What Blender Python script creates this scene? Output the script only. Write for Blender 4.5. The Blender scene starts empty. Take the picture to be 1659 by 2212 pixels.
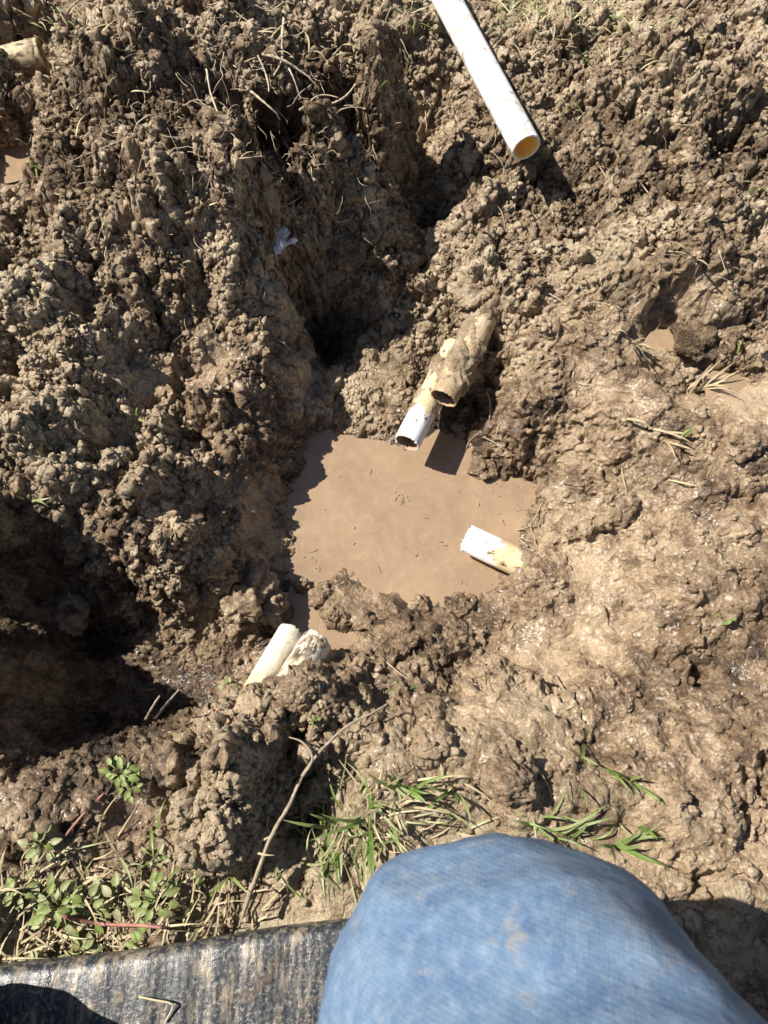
import bpy, bmesh, math, random
import numpy as np
from mathutils import Vector, Matrix

# ------------------------------------------------------------------ camera, sky, sun
scene = bpy.context.scene
col = scene.collection
CAM_H = 0.95
TILT = math.radians(22)
F = 1628.0                       # focal length in units of a 1659 x 2212 picture
cam_d = bpy.data.cameras.new('camera')
cam = bpy.data.objects.new('camera', cam_d)
col.objects.link(cam)
cam.location = (0, 0, CAM_H)
cam.rotation_euler = (TILT, 0, 0)
cam_d.sensor_fit = 'VERTICAL'
cam_d.sensor_height = 36.0
cam_d.lens = 36.0 * F / 2212.0
cam_d.clip_start = 0.01
cam_d.clip_end = 200
cam_d.dof.use_dof = True
cam_d.dof.focus_distance = 1.12
cam_d.dof.aperture_fstop = cam_d.lens / 2.0
scene.camera = cam

SUN_A, SUN_B = 0.80, 0.19        # light travels (+A, -B, -1)
world = bpy.data.worlds.new('World')
scene.world = world
world.use_nodes = True
wn = world.node_tree
sky = wn.nodes.new('ShaderNodeTexSky')
sky.sky_type = 'NISHITA'
sky.sun_disc = False
sky.sun_elevation = math.atan(1 / math.hypot(SUN_A, SUN_B))
sky.sun_rotation = math.atan2(-SUN_A, SUN_B)
wn.nodes['Background'].inputs['Strength'].default_value = 0.05
wn.links.new(sky.outputs[0], wn.nodes['Background'].inputs['Color'])
sun_d = bpy.data.lights.new('sun', 'SUN')
sun_d.energy = 5.0
sun_d.angle = math.radians(0.5)
sun_d.color = (1.0, 0.95, 0.87)
sun = bpy.data.objects.new('sun', sun_d)
col.objects.link(sun)
sun.location = (-2, 0.5, 3)
sun.rotation_euler = Vector((SUN_A, -SUN_B, -1)).to_track_quat('-Z', 'Y').to_euler()
scene.view_settings.view_transform = 'Standard'
scene.view_settings.look = 'None'
scene.view_settings.exposure = 0.86
scene.view_settings.gamma = 1.0
scene.cycles.max_bounces = 6

rnd = random.Random(7)
rng = np.random.default_rng(11)
CT, ST = math.cos(TILT), math.sin(TILT)


def P(px, py, z):
    """world point at height z seen at picture position px, py (1659 x 2212)"""
    u = (px - 829.5) / F
    v = (1106 - py) / F
    dx, dy, dz = u, ST + v * CT, -CT + v * ST
    t = (z - CAM_H) / dz
    return Vector((dx * t, dy * t, z))


def PD(px, py, d):
    """world point at depth d along the optical axis"""
    u = (px - 829.5) / F
    v = (1106 - py) / F
    return Vector((u * d, (ST + v * CT) * d, CAM_H + (-CT + v * ST) * d))


# ------------------------------------------------------------------ noise in numpy
T = 256
_a = rng.random((T, T)) * 2 * np.pi
GX, GY = np.cos(_a).astype(np.float32), np.sin(_a).astype(np.float32)
JX, JY, JV = [rng.random((T, T)).astype(np.float32) for _ in range(3)]
_g3 = rng.normal(size=(4096, 3))
G3 = (_g3 / np.linalg.norm(_g3, axis=1)[:, None]).astype(np.float32)


def perlin(x, y, s, seed=0):
    x = x / s + seed * 17.31
    y = y / s + seed * 9.77
    ix, iy = np.floor(x).astype(np.int32), np.floor(y).astype(np.int32)
    fx, fy = x - ix, y - iy
    ux, uy = fx * fx * fx * (fx * (fx * 6 - 15) + 10), fy * fy * fy * (fy * (fy * 6 - 15) + 10)

    def g(a, b):
        i, j = (ix + a) & 255, (iy + b) & 255
        return GX[i, j] * (fx - a) + GY[i, j] * (fy - b)
    return ((g(0, 0) * (1 - ux) + g(1, 0) * ux) * (1 - uy) + (g(0, 1) * (1 - ux) + g(1, 1) * ux) * uy) * 1.5


def fbm(x, y, s, o=4, seed=0, gain=0.5):
    r, a = 0, 1
    for k in range(o):
        r = r + a * perlin(x, y, s, seed + k * 3)
        s *= 0.5
        a *= gain
    return r


def lumps(x, y, s, seed=0, fill=0.8):
    """rounded clods: domes of random height around jittered points"""
    x = x / s + seed * 13.7
    y = y / s + seed * 5.3
    ix, iy = np.floor(x).astype(np.int32), np.floor(y).astype(np.int32)
    best = np.zeros_like(x)
    for a in (-1, 0, 1):
        for b in (-1, 0, 1):
            i, j = (ix + a) & 255, (iy + b) & 255
            v = JV[i, j]
            r = 0.45 + 0.4 * JV[j, i]
            dx = (x - (ix + a) - JX[i, j])
            dy = (y - (iy + b) - JY[i, j])
            k = 0.7 + 0.6 * JX[j, i]
            d2 = (dx * dx * k + dy * dy / k) / (r * r)
            h = np.sqrt(np.clip(1 - d2, 0, 1)) * np.where(v < fill, 0.45 + 0.55 * v / fill, 0) * r * 1.4
            best = np.maximum(best, h)
    return best


def perlin3(p, s, seed=0):
    q = p / s + seed * 7.13
    i = np.floor(q).astype(np.int64)
    f = q - i
    u = f * f * (3 - 2 * f)
    out = 0
    for a in (0, 1):
        for b in (0, 1):
            for c in (0, 1):
                h = ((i[:, 0] + a) * 73856093 ^ (i[:, 1] + b) * 19349663 ^ (i[:, 2] + c) * 83492791) & 4095
                g = G3[h]
                d = g[:, 0] * (f[:, 0] - a) + g[:, 1] * (f[:, 1] - b) + g[:, 2] * (f[:, 2] - c)
                w = (u[:, 0] if a else 1 - u[:, 0]) * (u[:, 1] if b else 1 - u[:, 1]) * (u[:, 2] if c else 1 - u[:, 2])
                out = out + d * w
    return out * 1.5


def fbm3(p, s, o=3, seed=0):
    r, a = 0, 1
    for k in range(o):
        r = r + a * perlin3(p, s, seed + k)
        s *= 0.5
        a *= 0.5
    return r


# ------------------------------------------------------------------ mesh helpers
def mesh_np(name, verts, faces, mat=None, smooth=True, attrs=None, parent=None):
    """verts (n,3) array, faces (m,k) array of one face size or a python list"""
    me = bpy.data.meshes.new(name)
    if isinstance(faces, np.ndarray):
        n, m, k = len(verts), len(faces), faces.shape[1]
        me.vertices.add(n)
        me.vertices.foreach_set('co', np.ascontiguousarray(verts, dtype=np.float32).ravel())
        me.loops.add(m * k)
        me.loops.foreach_set('vertex_index', np.ascontiguousarray(faces, dtype=np.int32).ravel())
        me.polygons.add(m)
        me.polygons.foreach_set('loop_start', np.arange(m, dtype=np.int32) * k)
        me.update(calc_edges=True)
    else:
        me.from_pydata([tuple(v) for v in verts], [], faces)
        me.update()
    me.polygons.foreach_set('use_smooth', np.full(len(me.polygons), smooth))
    for an, av in (attrs or {}).items():
        at = me.attributes.new(an, 'FLOAT', 'POINT')
        at.data.foreach_set('value', np.ascontiguousarray(av, dtype=np.float32))
    if mat:
        me.materials.append(mat)
    o = bpy.data.objects.new(name, me)
    col.objects.link(o)
    if parent:
        o.parent = parent
    return o


def tag(o, label=None, cat=None, group=None, kind=None):
    if label: o['label'] = label
    if cat: o['category'] = cat
    if group: o['group'] = group
    if kind: o['kind'] = kind
    return o


def empty(name, loc, label, cat, group=None):
    o = bpy.data.objects.new(name, None)
    o.empty_display_size = 0.02
    col.objects.link(o)
    o.location = loc
    return tag(o, label, cat, group)


class MB:
    """collects shapes into one mesh"""
    def __init__(s):
        s.v, s.f, s.t = [], [], []

    def tube(s, pts, rad, n=6, t=0.5, knob=0.0):
        base = len(s.v)
        pts = [Vector(p) for p in pts]
        m = len(pts)
        for i, p in enumerate(pts):
            d = (pts[min(i + 1, m - 1)] - pts[max(i - 1, 0)]).normalized()
            a = d.cross(Vector((0.31, 0.2, 0.93)))
            if a.length < 1e-4:
                a = d.cross(Vector((1, 0, 0)))
            a.normalize()
            b = d.cross(a)
            r = rad[i] if isinstance(rad, (list, tuple)) else rad
            for k in range(n):
                an = 2 * math.pi * k / n
                rr = r * (1 + knob * rnd.uniform(-1, 1))
                s.v.append(p + a * math.cos(an) * rr + b * math.sin(an) * rr)
                s.t.append(t)
        for i in range(m - 1):
            for k in range(n):
                s.f.append((base + i * n + k, base + i * n + (k + 1) % n, base + (i + 1) * n + (k + 1) % n, base + (i + 1) * n + k))
        s.f.append(tuple(base + k for k in range(n))[::-1])
        s.f.append(tuple(base + (m - 1) * n + k for k in range(n)))

    def blade(s, p0, p1, w, arch=0.02, t=0.5, side=None, seg=9, bend=0.0):
        """folded grass blade from p0 to p1"""
        base = len(s.v)
        p0, p1 = Vector(p0), Vector(p1)
        d = p1 - p0
        sd = d.cross(Vector((0, 0, 1))) if side is None else Vector(side)
        if sd.length < 1e-5: sd = Vector((1, 0, 0))
        sd.normalize()
        tw = rnd.uniform(-0.8, 0.8)
        for i in range(seg + 1):
            q = i / seg
            c = p0 + d * q + Vector((0, 0, arch * 4 * q * (1 - q))) + sd * bend * 4 * q * (1 - q)
            ww = w * 0.5 * (min(1, 0.55 + q * 2.2)) * (1 - q ** 2.6) + 0.00015
            a = tw * q
            up = Vector((0, 0, 1))
            x = sd * math.cos(a) + up * math.sin(a)
            y = up * math.cos(a) - sd * math.sin(a)
            s.v += [c - x * ww + y * ww * 0.35, c, c + x * ww + y * ww * 0.35]
            s.t += [t + 0.1 * q] * 3
        for i in range(seg):
            b = base + i * 3
            s.f += [(b, b + 1, b + 4, b + 3), (b + 1, b + 2, b + 5, b + 4)]

    def leaf(s, p0, d, w, L, t=0.5, cup=0.25, n=8, up=(0, 0, 1)):
        base = len(s.v)
        p0, d = Vector(p0), Vector(d).normalized()
        up = Vector(up)
        sd = d.cross(up).normalized()
        nn = sd.cross(d)
        for i in range(n + 1):
            q = i / n
            ww = w * 0.5 * math.sin(math.pi * min(1, q ** 0.8)) ** 0.8 + 0.0002
            c = p0 + d * (L * q) - nn * (L * 0.25 * q * q)
            wob = rnd.uniform(-.06, .06) * w
            for k, e in enumerate((-1, -0.5, 0, 0.5, 1)):
                s.v.append(c + sd * ww * e + nn * (cup * ww * abs(e) + wob * abs(e)))
                s.t.append(t + (0.25 if k == 2 else 0))
        for i in range(n):
            for k in range(4):
                b = base + i * 5 + k
                s.f.append((b, b + 1, b + 6, b + 5))

    def build(s, name, mat, parent=None, smooth=True):
        org = Vector((0, 0, 0))
        o = mesh_np(name, [tuple(v) for v in s.v], s.f, mat, smooth, {'tint': np.array(s.t)}, parent)
        return o


# ------------------------------------------------------------------ materials
def new_mat(name):
    m = bpy.data.materials.new(name)
    m.use_nodes = True
    nt = m.node_tree
    b = nt.nodes['Principled BSDF']
    return m, nt, b


def N(nt, typ, **kw):
    n = nt.nodes.new(typ)
    for k, v in kw.items():
        if k in n.inputs:
            n.inputs[k].default_value = v
        else:
            setattr(n, k, v)
    return n


def noise(nt, vec, scale, detail=3, rough=0.55, dist=0.0):
    n = N(nt, 'ShaderNodeTexNoise', Scale=scale, Detail=detail, Roughness=rough, Distortion=dist)
    nt.links.new(vec, n.inputs['Vector'])
    return n.outputs['Fac']


def ramp(nt, fac, stops):
    r = nt.nodes.new('ShaderNodeValToRGB')
    els = r.color_ramp.elements
    while len(els) < len(stops): els.new(0.5)
    for e, (p, c) in zip(els, stops):
        e.position = p
        e.color = (*c, 1) if len(c) == 3 else c
    nt.links.new(fac, r.inputs['Fac'])
    return r.outputs['Color']


def mapr(nt, fac, a, b, c=0.0, d=1.0):
    r = N(nt, 'ShaderNodeMapRange')
    for i, v in enumerate((a, b, c, d)): r.inputs[i + 1].default_value = v
    nt.links.new(fac, r.inputs[0])
    return r.outputs[0]


def mixc(nt, fac, a, b, mode='MIX'):
    m = nt.nodes.new('ShaderNodeMix')
    m.data_type = 'RGBA'
    m.blend_type = mode
    for sock, v in ((m.inputs[0], fac), (m.inputs[6], a), (m.inputs[7], b)):
        if isinstance(v, (int, float)): sock.default_value = v
        elif isinstance(v, tuple): sock.default_value = (*v, 1)
        else: nt.links.new(v, sock)
    return m.outputs[2]


def math_(nt, op, a, b=0.0, clamp=False):
    m = nt.nodes.new('ShaderNodeMath')
    m.operation = op
    m.use_clamp = clamp
    for sock, v in ((m.inputs[0], a), (m.inputs[1], b)):
        if isinstance(v, (int, float)): sock.default_value = v
        else: nt.links.new(v, sock)
    return m.outputs[0]


def attr(nt, name):
    return N(nt, 'ShaderNodeAttribute', attribute_name=name).outputs['Fac']


def bump(nt, b, h, strength, dist, prev=None):
    bp = N(nt, 'ShaderNodeBump', Strength=strength, Distance=dist)
    nt.links.new(h, bp.inputs['Height'])
    if prev: nt.links.new(prev, bp.inputs['Normal'])
    if b: nt.links.new(bp.outputs[0], b.inputs['Normal'])
    return bp.outputs[0]


def objco(nt):
    return N(nt, 'ShaderNodeTexCoord').outputs['Object']


def make_mud(name):
    m, nt, b = new_mat(name)
    co = objco(nt)
    tone, clay, wet = attr(nt, 'tone'), attr(nt, 'clay'), attr(nt, 'wet')
    n1 = noise(nt, co, 38, 5, 0.6, 0.4)
    n2 = noise(nt, co, 260, 4, 0.65)
    f = math_(nt, 'ADD', tone, math_(nt, 'ADD', mapr(nt, n1, 0.3, 0.7, -0.22, 0.22), mapr(nt, n2, 0.25, 0.75, -0.28, 0.28)), True)
    c = ramp(nt, f, [(0.0, (0.035, 0.022, 0.013)), (0.3, (0.100, 0.067, 0.040)), (0.62, (0.315, 0.224, 0.142)), (1.0, (0.66, 0.53, 0.37))])
    cl = math_(nt, 'MULTIPLY', clay, mapr(nt, noise(nt, co, 55, 4, 0.6), 0.42, 0.6), True)
    c = mixc(nt, cl, c, (0.53, 0.44, 0.30))
    c = mixc(nt, math_(nt, 'MULTIPLY', wet, 0.75), c, (0.72, 0.62, 0.51), 'MULTIPLY')
    # little pale and dark grains
    vo = N(nt, 'ShaderNodeTexVoronoi', Scale=520)
    nt.links.new(co, vo.inputs['Vector'])
    c = mixc(nt, mapr(nt, vo.outputs['Distance'], 0.12, 0.30, 0.5, 0.0), c, mixc(nt, vo.outputs['Color'], (0.06, 0.04, 0.028), (0.5, 0.42, 0.3)))
    nt.links.new(c, b.inputs['Base Color'])
    w = math_(nt, 'ADD', wet, mapr(nt, noise(nt, co, 17, 5, .6), 0.35, 0.65, -0.42, 0.34), True)
    gl = math_(nt, 'MULTIPLY', w, mapr(nt, noise(nt, co, 190, 3, .6), 0.45, 0.62), True)
    nt.links.new(mapr(nt, math_(nt, 'ADD', math_(nt, 'MULTIPLY', w, .55), math_(nt, 'MULTIPLY', gl, .45)), 0, 1, 0.9, 0.13), b.inputs['Roughness'])
    nt.links.new(mapr(nt, w, 0, 1, 0.2, 0.6), b.inputs['Specular IOR Level'])
    nt.links.new(math_(nt, 'MULTIPLY', mapr(nt, w, 0.5, 0.9), 0.6), b.inputs['Coat Weight'])
    b.inputs['Coat Roughness'].default_value = 0.16
    b.inputs['Coat IOR'].default_value = 1.4
    cb = bump(nt, None, noise(nt, co, 330, 3, 0.55), 0.5, 0.0016)
    nt.links.new(cb, b.inputs['Coat Normal'])
    h1 = noise(nt, co, 170, 5, 0.65, 0.3)
    h2 = noise(nt, co, 650, 3, 0.6)
    p = bump(nt, None, h1, 1.0, 0.008)
    bump(nt, b, h2, 0.9, 0.0026, p)
    return m


M_mud = make_mud('mud')

m, nt, b = new_mat('muddy_water')
co = objco(nt)
g = noise(nt, co, 9, 7, 0.68, 1.2)
c = ramp(nt, g, [(0.25, (0.215, 0.150, 0.095)), (0.75, (0.340, 0.236, 0.148))])
vo = N(nt, 'ShaderNodeTexVoronoi', Scale=170)
nt.links.new(co, vo.inputs['Vector'])
spk = math_(nt, 'MULTIPLY', mapr(nt, vo.outputs['Distance'], 0.10, 0.2, 1, 0), mapr(nt, noise(nt, co, 16, 2), 0.48, 0.6), True)
c = mixc(nt, math_(nt, 'MULTIPLY', spk, 0.6), c, (0.15, 0.10, 0.065))
c = mixc(nt, mapr(nt, noise(nt, co, 60, 6, .75, .4), 0.5, 0.72, 0, 0.30), c, (0.44, 0.33, 0.21))
nt.links.new(c, b.inputs['Base Color'])
nt.links.new(mapr(nt, noise(nt, co, 9, 3), 0.35, 0.65, 0.08, 0.28), b.inputs['Roughness'])
b.inputs['Specular IOR Level'].default_value = 0.5
p = bump(nt, None, noise(nt, co, 11, 2, 0.5, 0.3), 0.12, 0.010)
bump(nt, b, mixc(nt, mapr(nt, noise(nt, co, 20, 3), .4, .6), (.5, .5, .5), noise(nt, co, 380, 3, 0.65)), 0.4, 0.0012, p)
M_water = m


def pipe_mat(name, base, dirt_amt, stain, z0, z1, gloss=0.3, spots=0.0, lines=0.0, edge=None, sss=0.25):
    """base plastic; stain colour grows from z0 to z1 along the pipe's own axis"""
    m, nt, b = new_mat(name)
    co = objco(nt)
    sep = nt.nodes.new('ShaderNodeSeparateXYZ')
    nt.links.new(co, sep.inputs[0])
    zz = math_(nt, 'ADD', sep.outputs[2], mapr(nt, noise(nt, co, 45, 4, 0.6), 0.3, 0.7, -0.014, 0.014))
    st = mapr(nt, zz, z0, z1)
    n1 = noise(nt, co, 60, 5, 0.65, 0.6)
    n2 = noise(nt, co, 230, 4, 0.7)
    stain_c = mixc(nt, mapr(nt, n1, 0.3, 0.78), stain, (0.52, 0.34, 0.15))
    stain_c = mixc(nt, mapr(nt, n2, 0.42, 0.78), stain_c, (0.66, 0.58, 0.44))
    c = mixc(nt, st, base, stain_c)
    d = mapr(nt, n1, 0.62 - dirt_amt * 0.25, 0.70 - dirt_amt * 0.2)
    c = mixc(nt, math_(nt, 'MULTIPLY', d, 0.75), c, (0.30, 0.215, 0.135))
    if spots:
        mp = N(nt, 'ShaderNodeMapping')
        mp.inputs['Scale'].default_value = (1, 1, 0.45)
        nt.links.new(co, mp.inputs[0])
        s = mapr(nt, noise(nt, mp.outputs[0], 110, 3, 0.6), 0.56 - spots * 0.1, 0.60 - spots * 0.1)
        sa = N(nt, 'ShaderNodeMath', operation='MULTIPLY')
        nt.links.new(s, sa.inputs[0])
        nt.links.new(mapr(nt, noise(nt, co, 22, 2), 0.38, 0.55), sa.inputs[1])
        c = mixc(nt, sa.outputs[0], c, (0.10, 0.068, 0.04))
    if lines:
        mp = N(nt, 'ShaderNodeMapping')
        mp.inputs['Scale'].default_value = (1, 1, 0.05)
        mp.inputs['Rotation'].default_value = (0.06, 0.1, 0)
        nt.links.new(co, mp.inputs[0])
        ln = noise(nt, mp.outputs[0], 520, 3, 0.6)
        c = mixc(nt, mapr(nt, ln, 0.52, 0.64, 0, lines), c, (0.12, 0.085, 0.055))
    nt.links.new(c, b.inputs['Base Color'])
    rr = math_(nt, 'MAXIMUM', st, d)
    nt.links.new(mapr(nt, rr, 0, 1, gloss, 0.7), b.inputs['Roughness'])
    b.inputs['Specular IOR Level'].default_value = 0.35
    if sss:
        b.inputs['Subsurface Weight'].default_value = sss
        b.inputs['Subsurface Radius'].default_value = (0.006, 0.003, 0.0012) if sss < .5 else (0.03, 0.013, 0.005)
        b.inputs['Subsurface Scale'].default_value = 1.0
    p = bump(nt, None, n1, 0.3, 0.002)
    bump(nt, b, n2, 0.35, 0.0008, p)
    return m


def simple_mat(name, c0, c1, scale=80, rough=0.7, bstr=0.4, bd=0.001, tint=None, spec=0.3, trans=0.0, sub=0.0):
    m, nt, b = new_mat(name)
    co = objco(nt)
    f = noise(nt, co, scale, 4, 0.6)
    c = ramp(nt, f, [(0.35, c0), (0.65, c1)])
    if tint:
        c = mixc(nt, attr(nt, 'tint'), c, tint)
    nt.links.new(c, b.inputs['Base Color'])
    b.inputs['Roughness'].default_value = rough
    b.inputs['Specular IOR Level'].default_value = spec
    if bstr: bump(nt, b, noise(nt, co, scale * 4, 3, 0.6), bstr, bd)
    if trans:
        tr = N(nt, 'ShaderNodeBsdfTranslucent')
        nt.links.new(c, tr.inputs['Color'])
        mx = N(nt, 'ShaderNodeMixShader')
        mx.inputs[0].default_value = trans
        out = nt.nodes['Material Output']
        nt.links.new(b.outputs[0], mx.inputs[1])
        nt.links.new(tr.outputs[0], mx.inputs[2])
        nt.links.new(mx.outputs[0], out.inputs[0])
    return m


M_grass = simple_mat('green_grass', (0.07, 0.14, 0.018), (0.16, 0.26, 0.04), 60, 0.42, 0.2, 0.0006, (0.42, 0.40, 0.22), 0.5, 0.3)
M_leaf = simple_mat('weed_leaf', (0.10, 0.16, 0.02), (0.21, 0.27, 0.06), 90, 0.5, 0.5, 0.001, (0.36, 0.33, 0.19), 0.4, 0.2)
M_straw = simple_mat('dry_straw', (0.20, 0.145, 0.085), (0.42, 0.34, 0.21), 70, 0.75, 0.4, 0.0006, (0.50, 0.42, 0.26), 0.3, 0.1)
M_root = simple_mat('muddy_root', (0.28, 0.21, 0.14), (0.58, 0.49, 0.35), 150, 0.85, 0.8, 0.001, (0.50, 0.42, 0.30))
M_twig = simple_mat('twig_bark', (0.13, 0.095, 0.065), (0.36, 0.29, 0.21), 120, 0.8, 0.8, 0.0012, (0.40, 0.32, 0.23))

# ------------------------------------------------------------------ ground heights
CTRL = """
-150 -40 .07|0 0 .07|250 0 .11|500 -30 .13|800 0 .08|950 0 .04|1200 0 .03|1450 0 .06|1659 0 .08|1800 -30 .08
-150 150 .05|0 130 .05|40 190 -.01|150 130 .09|350 150 .13|550 140 .13|690 150 .12|700 240 .11|780 150 .09|790 240 .08|870 210 .04|880 100 .045|1050 150 .03|1200 150 .03|1400 150 .07|1600 150 .10|1800 150 .09
-120 330 .03|0 330 -.03|40 290 -.02|130 330 .08|350 330 .11|560 330 .11|645 320 .11|695 345 -.02|760 350 -.13|880 340 -.14|950 390 -.10|1040 360 -.01|1010 280 .01|1150 330 .02|1230 430 .0|1350 300 .05|1600 330 .08|1800 330 .09
-120 480 .06|20 400 .0|60 470 .03|200 480 .07|400 480 .08|530 480 .07|600 480 .045|645 480 -.08|700 480 -.15|790 480 -.16|880 470 -.13|1000 460 -.05|1150 450 -.01|1400 450 .05|1600 450 .07|1800 450 .08
-120 620 .06|0 620 .06|200 620 .03|400 620 .01|530 620 .0|590 630 -.02|640 650 -.14|720 640 -.155|820 620 -.13|920 600 -.10|1020 610 -.06|1150 600 -.04|1300 560 .03|1500 580 .06|1659 600 .06|1800 600 .06
-120 780 .06|0 780 .05|200 780 .0|400 760 -.04|540 760 -.05|600 780 -.08|650 790 -.165|760 770 -.15|880 740 -.13|1000 780 -.15|1080 760 -.09|1200 750 -.05|1350 720 .0|1450 690 .0|1600 720 .01|1620 830 .0|1800 780 .02
-120 930 .06|0 930 .05|150 930 .02|350 920 -.04|500 920 -.07|575 930 -.10|645 935 -.175|680 940 -.184|760 880 -.16|780 945 -.186|850 890 -.165|940 900 -.18|1020 900 -.155|1150 900 -.08|1300 900 -.03|1500 900 .0|1659 900 .01|1800 930 .01
-140 1060 .05|0 1050 .02|200 1050 .0|350 1050 -.03|470 1080 -.08|545 1080 -.115|590 1080 -.165|640 1080 -.196|700 1050 -.225|900 1080 -.235|1080 1060 -.225|1140 1030 -.19|1180 1010 -.16|1280 1050 -.08|1400 1050 -.04|1600 1050 -.01|1800 1050 .0
-140 1200 .07|0 1140 .02|60 1240 -.08|200 1260 -.13|330 1240 -.09|440 1220 -.08|530 1220 -.12|585 1200 -.165|640 1190 -.196|850 1200 -.235|1080 1200 -.22|1145 1130 -.188|1135 1215 -.14|1150 1245 -.10|1190 1240 -.085|1220 1180 -.11|1350 1200 -.07|1500 1200 -.03|1659 1200 -.01|1800 1200 .0
-170 1350 .12|0 1350 -.13|140 1400 -.17|300 1400 -.18|430 1380 -.17|500 1320 -.15|580 1310 -.15|640 1300 -.19|700 1335 -.172|790 1330 -.172|735 1385 -.207|850 1320 -.18|920 1330 -.175|990 1305 -.175|1070 1275 -.175|1250 1330 -.11|1400 1330 -.06|1600 1350 -.02|1800 1350 .0
-170 1500 .10|0 1500 -.15|200 1500 -.18|400 1500 -.18|480 1440 -.18|560 1450 -.18|690 1350 -.20|800 1400 -.16|900 1420 -.14|1050 1430 -.11|1200 1450 -.08|1450 1480 -.03|1600 1500 -.01|1800 1500 .0
-120 1620 .04|0 1565 -.15|160 1560 -.18|330 1560 -.17|440 1545 -.16|0 1620 .01|150 1640 .02|340 1620 .02|460 1560 .02|540 1520 .02|640 1450 -.03|700 1465 -.02|780 1480 -.05|900 1500 -.05|1050 1520 -.03|1250 1550 -.01|1500 1600 .01|1800 1600 .02
0 1750 .03|300 1720 .03|550 1600 .05|500 1750 .05|620 1680 -.015|700 1580 .01|800 1650 .02|1000 1600 .01|1200 1650 .02|1450 1680 .03|1659 1680 .03|1800 1750 .03
-100 1950 .02|200 1950 .01|450 1900 .0|800 1850 .0|1100 1800 .01|1350 1850 .02|1550 1850 .03|1800 1900 .02|-100 2212 .0|300 2150 .0|800 2212 .0|1300 2212 .0|1659 2100 .01|1800 2212 .0
"""
pts, vals = [], []
for line in CTRL.strip().split('\n'):
    for it in line.split('|'):
        a, b_, z = it.split()
        w = P(float(a), float(b_), float(z))
        pts.append((w.x, w.y))
        vals.append(float(z))
for x, y, z in [(-1.6, -1, 0), (0, -1.2, 0), (1.6, -1, 0), (-1.8, .5, .05), (1.8, .5, .02), (-1.6, 2.2, .05), (0, 2.4, .03), (1.6, 2.2, .03), (-.7, -.5, 0), (.7, -.5, 0), (-.9, 1.4, .05), (.95, 1.4, .06), (0, 1.7, .03)]:
    pts.append((x, y))
    vals.append(z)
pts, vals = np.array(pts), np.array(vals)


def tps_k(d2):
    return 0.5 * d2 * np.log(d2 + 1e-12)


n = len(pts)
d2 = ((pts[:, None] - pts[None]) ** 2).sum(-1)
A = np.zeros((n + 3, n + 3))
A[:n, :n] = tps_k(d2) + np.eye(n) * 2e-5
A[:n, n] = 1
A[:n, n + 1:] = pts
A[n, :n] = 1
A[n + 1:, :n] = pts.T
W = np.linalg.solve(A, np.concatenate([vals, [0, 0, 0]]))

STEP = 0.0012
X0, X1, Y0, Y1 = -0.78, 0.80, -0.30, 1.52
cx = np.arange(X0, X1, STEP)
cy = np.arange(Y0, Y1, STEP)


def grid_tps(xs, ys):
    out = np.zeros((len(ys), len(xs)))
    for i in range(0, len(ys)):
        q = (pts[:, 0][None] - xs[:, None]) ** 2 + (pts[:, 1] - ys[i])[None] ** 2
        out[i] = tps_k(q) @ W[:n] + W[n] + W[n + 1] * xs + W[n + 2] * ys[i]
    return out


lx = np.linspace(X0 - .1, X1 + .1, 220)
ly = np.linspace(Y0 - .1, Y1 + .1, 240)
LOW = grid_tps(lx, ly)


def bil(G_, xs, ys, x, y):
    fx = np.clip((x - xs[0]) / (xs[1] - xs[0]), 0, len(xs) - 1.001)
    fy = np.clip((y - ys[0]) / (ys[1] - ys[0]), 0, len(ys) - 1.001)
    i, j = fx.astype(int), fy.astype(int)
    a, c = fx - i, fy - j
    return (G_[j, i] * (1 - a) + G_[j, i + 1] * a) * (1 - c) + (G_[j + 1, i] * (1 - a) + G_[j + 1, i + 1] * a) * c


# stretched outer rows so the same sheet runs to the horizon
ext = np.cumsum(STEP * 1.25 ** np.arange(1, 46))
xs = np.concatenate([X0 - ext[::-1], cx, cx[-1] + ext])
ys = np.concatenate([Y0 - ext[::-1], cy, cy[-1] + ext])
XX, YY = np.meshgrid(xs, ys)
XX = XX.astype(np.float32)
YY = YY.astype(np.float32)
wx = XX + 0.012 * fbm(XX, YY, 0.09, 3, 5)
wy = YY + 0.012 * fbm(XX, YY, 0.09, 3, 25)
base = bil(LOW, lx, ly, wx, wy)
out_d = np.maximum(np.maximum(X0 - XX, XX - X1), np.maximum(Y0 - YY, YY - Y1))
fade = np.clip(1 - out_d / 0.6, 0, 1)
base = base * fade


def blob_mask(items, x, y):
    """soft discs given in picture pixels: px py z radius_m [aspect]"""
    r = np.zeros_like(x)
    for (a, b_, z, rad, asp) in items:
        w = P(a, b_, z)
        d = np.sqrt(((x - w.x) / asp) ** 2 + (y - w.y) ** 2) / rad
        r = np.maximum(r, np.clip(1.6 - 1.3 * d, 0, 1))
    return r


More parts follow.
